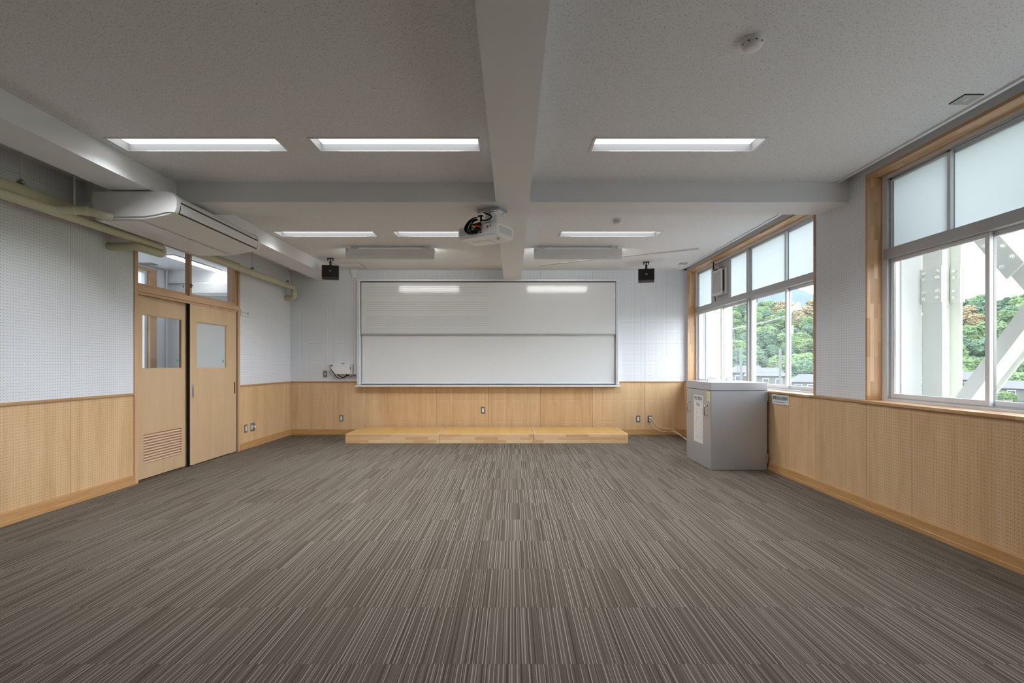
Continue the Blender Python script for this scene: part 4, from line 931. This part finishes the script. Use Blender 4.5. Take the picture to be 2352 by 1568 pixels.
# houses
def house(px, Y, wd, dp, wall_h, roof_h, base, rot, wallm, lab, win_n=3):
    x = (px - 1177) * Y / 1176.0
    t_ = E('house', (x, Y, base), lab, 'house', 'houses below the hill'); t_.rotation_euler = (0, 0, rot); WO[t_] = Vector((0, 0, 0))
    B('wall', -wd / 2, wd / 2, -dp / 2, dp / 2, 0, wall_h, wallm, t_)
    e = .6
    bm = bmesh.new()
    v = [bm.verts.new(p) for p in ((-wd / 2 - e, -dp / 2 - e, wall_h - .1), (wd / 2 + e, -dp / 2 - e, wall_h - .1), (wd / 2 + e, dp / 2 + e, wall_h - .1), (-wd / 2 - e, dp / 2 + e, wall_h - .1), (-wd / 2 + 1.2, 0, wall_h + roof_h), (wd / 2 - 1.2, 0, wall_h + roof_h))]
    for f_ in ((0, 1, 5, 4), (1, 2, 5), (2, 3, 4, 5), (3, 0, 4), (3, 2, 1, 0)): bm.faces.new([v[i] for i in f_])
    fin('roof', bm, 'roof_tile', t_)
    for k in range(win_n):
        cx_ = -wd / 2 + wd * (k + .5) / win_n; f_ = B('window', cx_ - .7, cx_ + .7, -dp / 2 - .05, -dp / 2 + .02, wall_h * .45, wall_h * .85, 'alu', t_); B('pane', cx_ - .6, cx_ + .6, -dp / 2 - .07, -dp / 2 - .04, wall_h * .48, wall_h * .82, 'house_glass', f_)
    return t_
house(1757, 128, 8.5, 7, 4.6, 1.9, -6.0, -.4, 'house_wall', 'pale two-storey house seen above the cabinet lid')
house(1716, 138, 8, 7, 5.4, 1.8, -6.2, -.3, 'house_wall', 'pale house half hidden by the far window mullion')
house(1758, 104, 8, 6, 2.4, .9, -6.9, -.35, 'house_tan', 'tan low house in front of the pale ones', 2)
house(1862, 112, 7, 6, 3.6, 1.6, -6.0, -.5, 'house_wall', 'small cream house at the right end of the far window')
house(1862, 66, 9, 8, 3.2, 1.4, -6.2, -.6, 'house_wall', 'nearer grey roofed house at the bottom right of the far window')
house(2222, 126, 9, 7, 4.2, 1.8, -6.5, -.7, 'house_wall', 'white house glimpsed beside the steel column')
house(2345, 112, 11, 7, 3.2, 1.5, -7.0, -.8, 'house_wall', 'low pale house at the right edge of the near window', 4)
for k, (px, Y, sc) in enumerate(((1830, 120, .35), (1846, 108, .4), (2215, 120, .45), (2238, 140, .6), (2312, 104, .35), (2335, 130, .6), (1812, 140, .6), (1690, 120, .5), (2270, 128, .55))):
    tree((px - 1177) * Y / 1176.0, Y, GZ, 'leaf_a', sc, 'small fresh green bush among the houses', 'bushes among the houses')
# poles, wire, fence
lp = E('loudspeaker_pole', (13.5, 25, GZ), 'white pole with a horn loudspeaker outside the far window', 'pole')
tube('pole', [(13.5, 25, GZ), (13.5, 25, 7.0)], .075, 'white_metal', lp, 14)
hx, hy, hz = 13.75, 24.9, 4.08
bm = bmesh.new(); add_tube(bm, [(13.55, 25, 3.95), (13.68, 24.95, 4.0), (13.78, 24.92, 4.04), (13.95, 24.86, 4.12)], [.09, .10, .13, .21], 18); fin('horn', bm, 'white_metal', lp, smooth=True)
tube('horn_bracket', [(13.5, 25, 3.7), (13.62, 24.97, 3.8), (13.68, 24.95, 3.95)], .02, 'plate_grey', lp, 8); B('junction_box', 13.55, 13.66, 24.9, 25.0, 2.75, 3.15, 'white_metal', lp)
tag(tube('overhead_cable', smoothpts([(13.5, 25, 3.66), (13.6, 28, 3.52), (13.9, 32, 3.5), (14.5, 37, 3.6), (15.5, 43, 3.9)]), .034, 'pole_grey', n=8), 'thick pale overhead cable crossing the far window', 'cable')
nf = E('ball_net', (38.5, 80, GZ), 'tall ball-stop net on pale poles in front of the houses', 'net fence')
for px in (1640, 1702, 1792, 1900):
    x = (px - 1177) * 80 / 1176; tube('pole', [(x, 80, GZ), (x, 80, 3.7)], (.20 if px != 1900 else .12), 'pole_grey', nf, 10)
for z in (3.6, 1.8, 0, -1.8): tube('rope', [((1640 - 1177) * 80 / 1176, 80, z), ((1900 - 1177) * 80 / 1176, 80, z)], .025, 'pole_grey', nf, 6)
tag(tube('guy_wire', [(34.6, 80.4, 8.0), (35.5, 80.2, -2.0)], .05, 'pole_grey', n=6), 'slanting pale guy wire by the pier of the far window', 'wire')
sn = E('field_screen', (82, 86, GZ), 'white net screen standing on the field below the near window', 'net screen')
boxes('post', [(80.0 + k * 1.3, 80.1 + k * 1.3, 86, 86.1, GZ, -4.6) for k in range(4)], 'plate_grey', sn)
B('screen_cloth', 80.0, 83.9, 86.1, 86.16, -6.6, -4.7, 'pole_grey', sn)
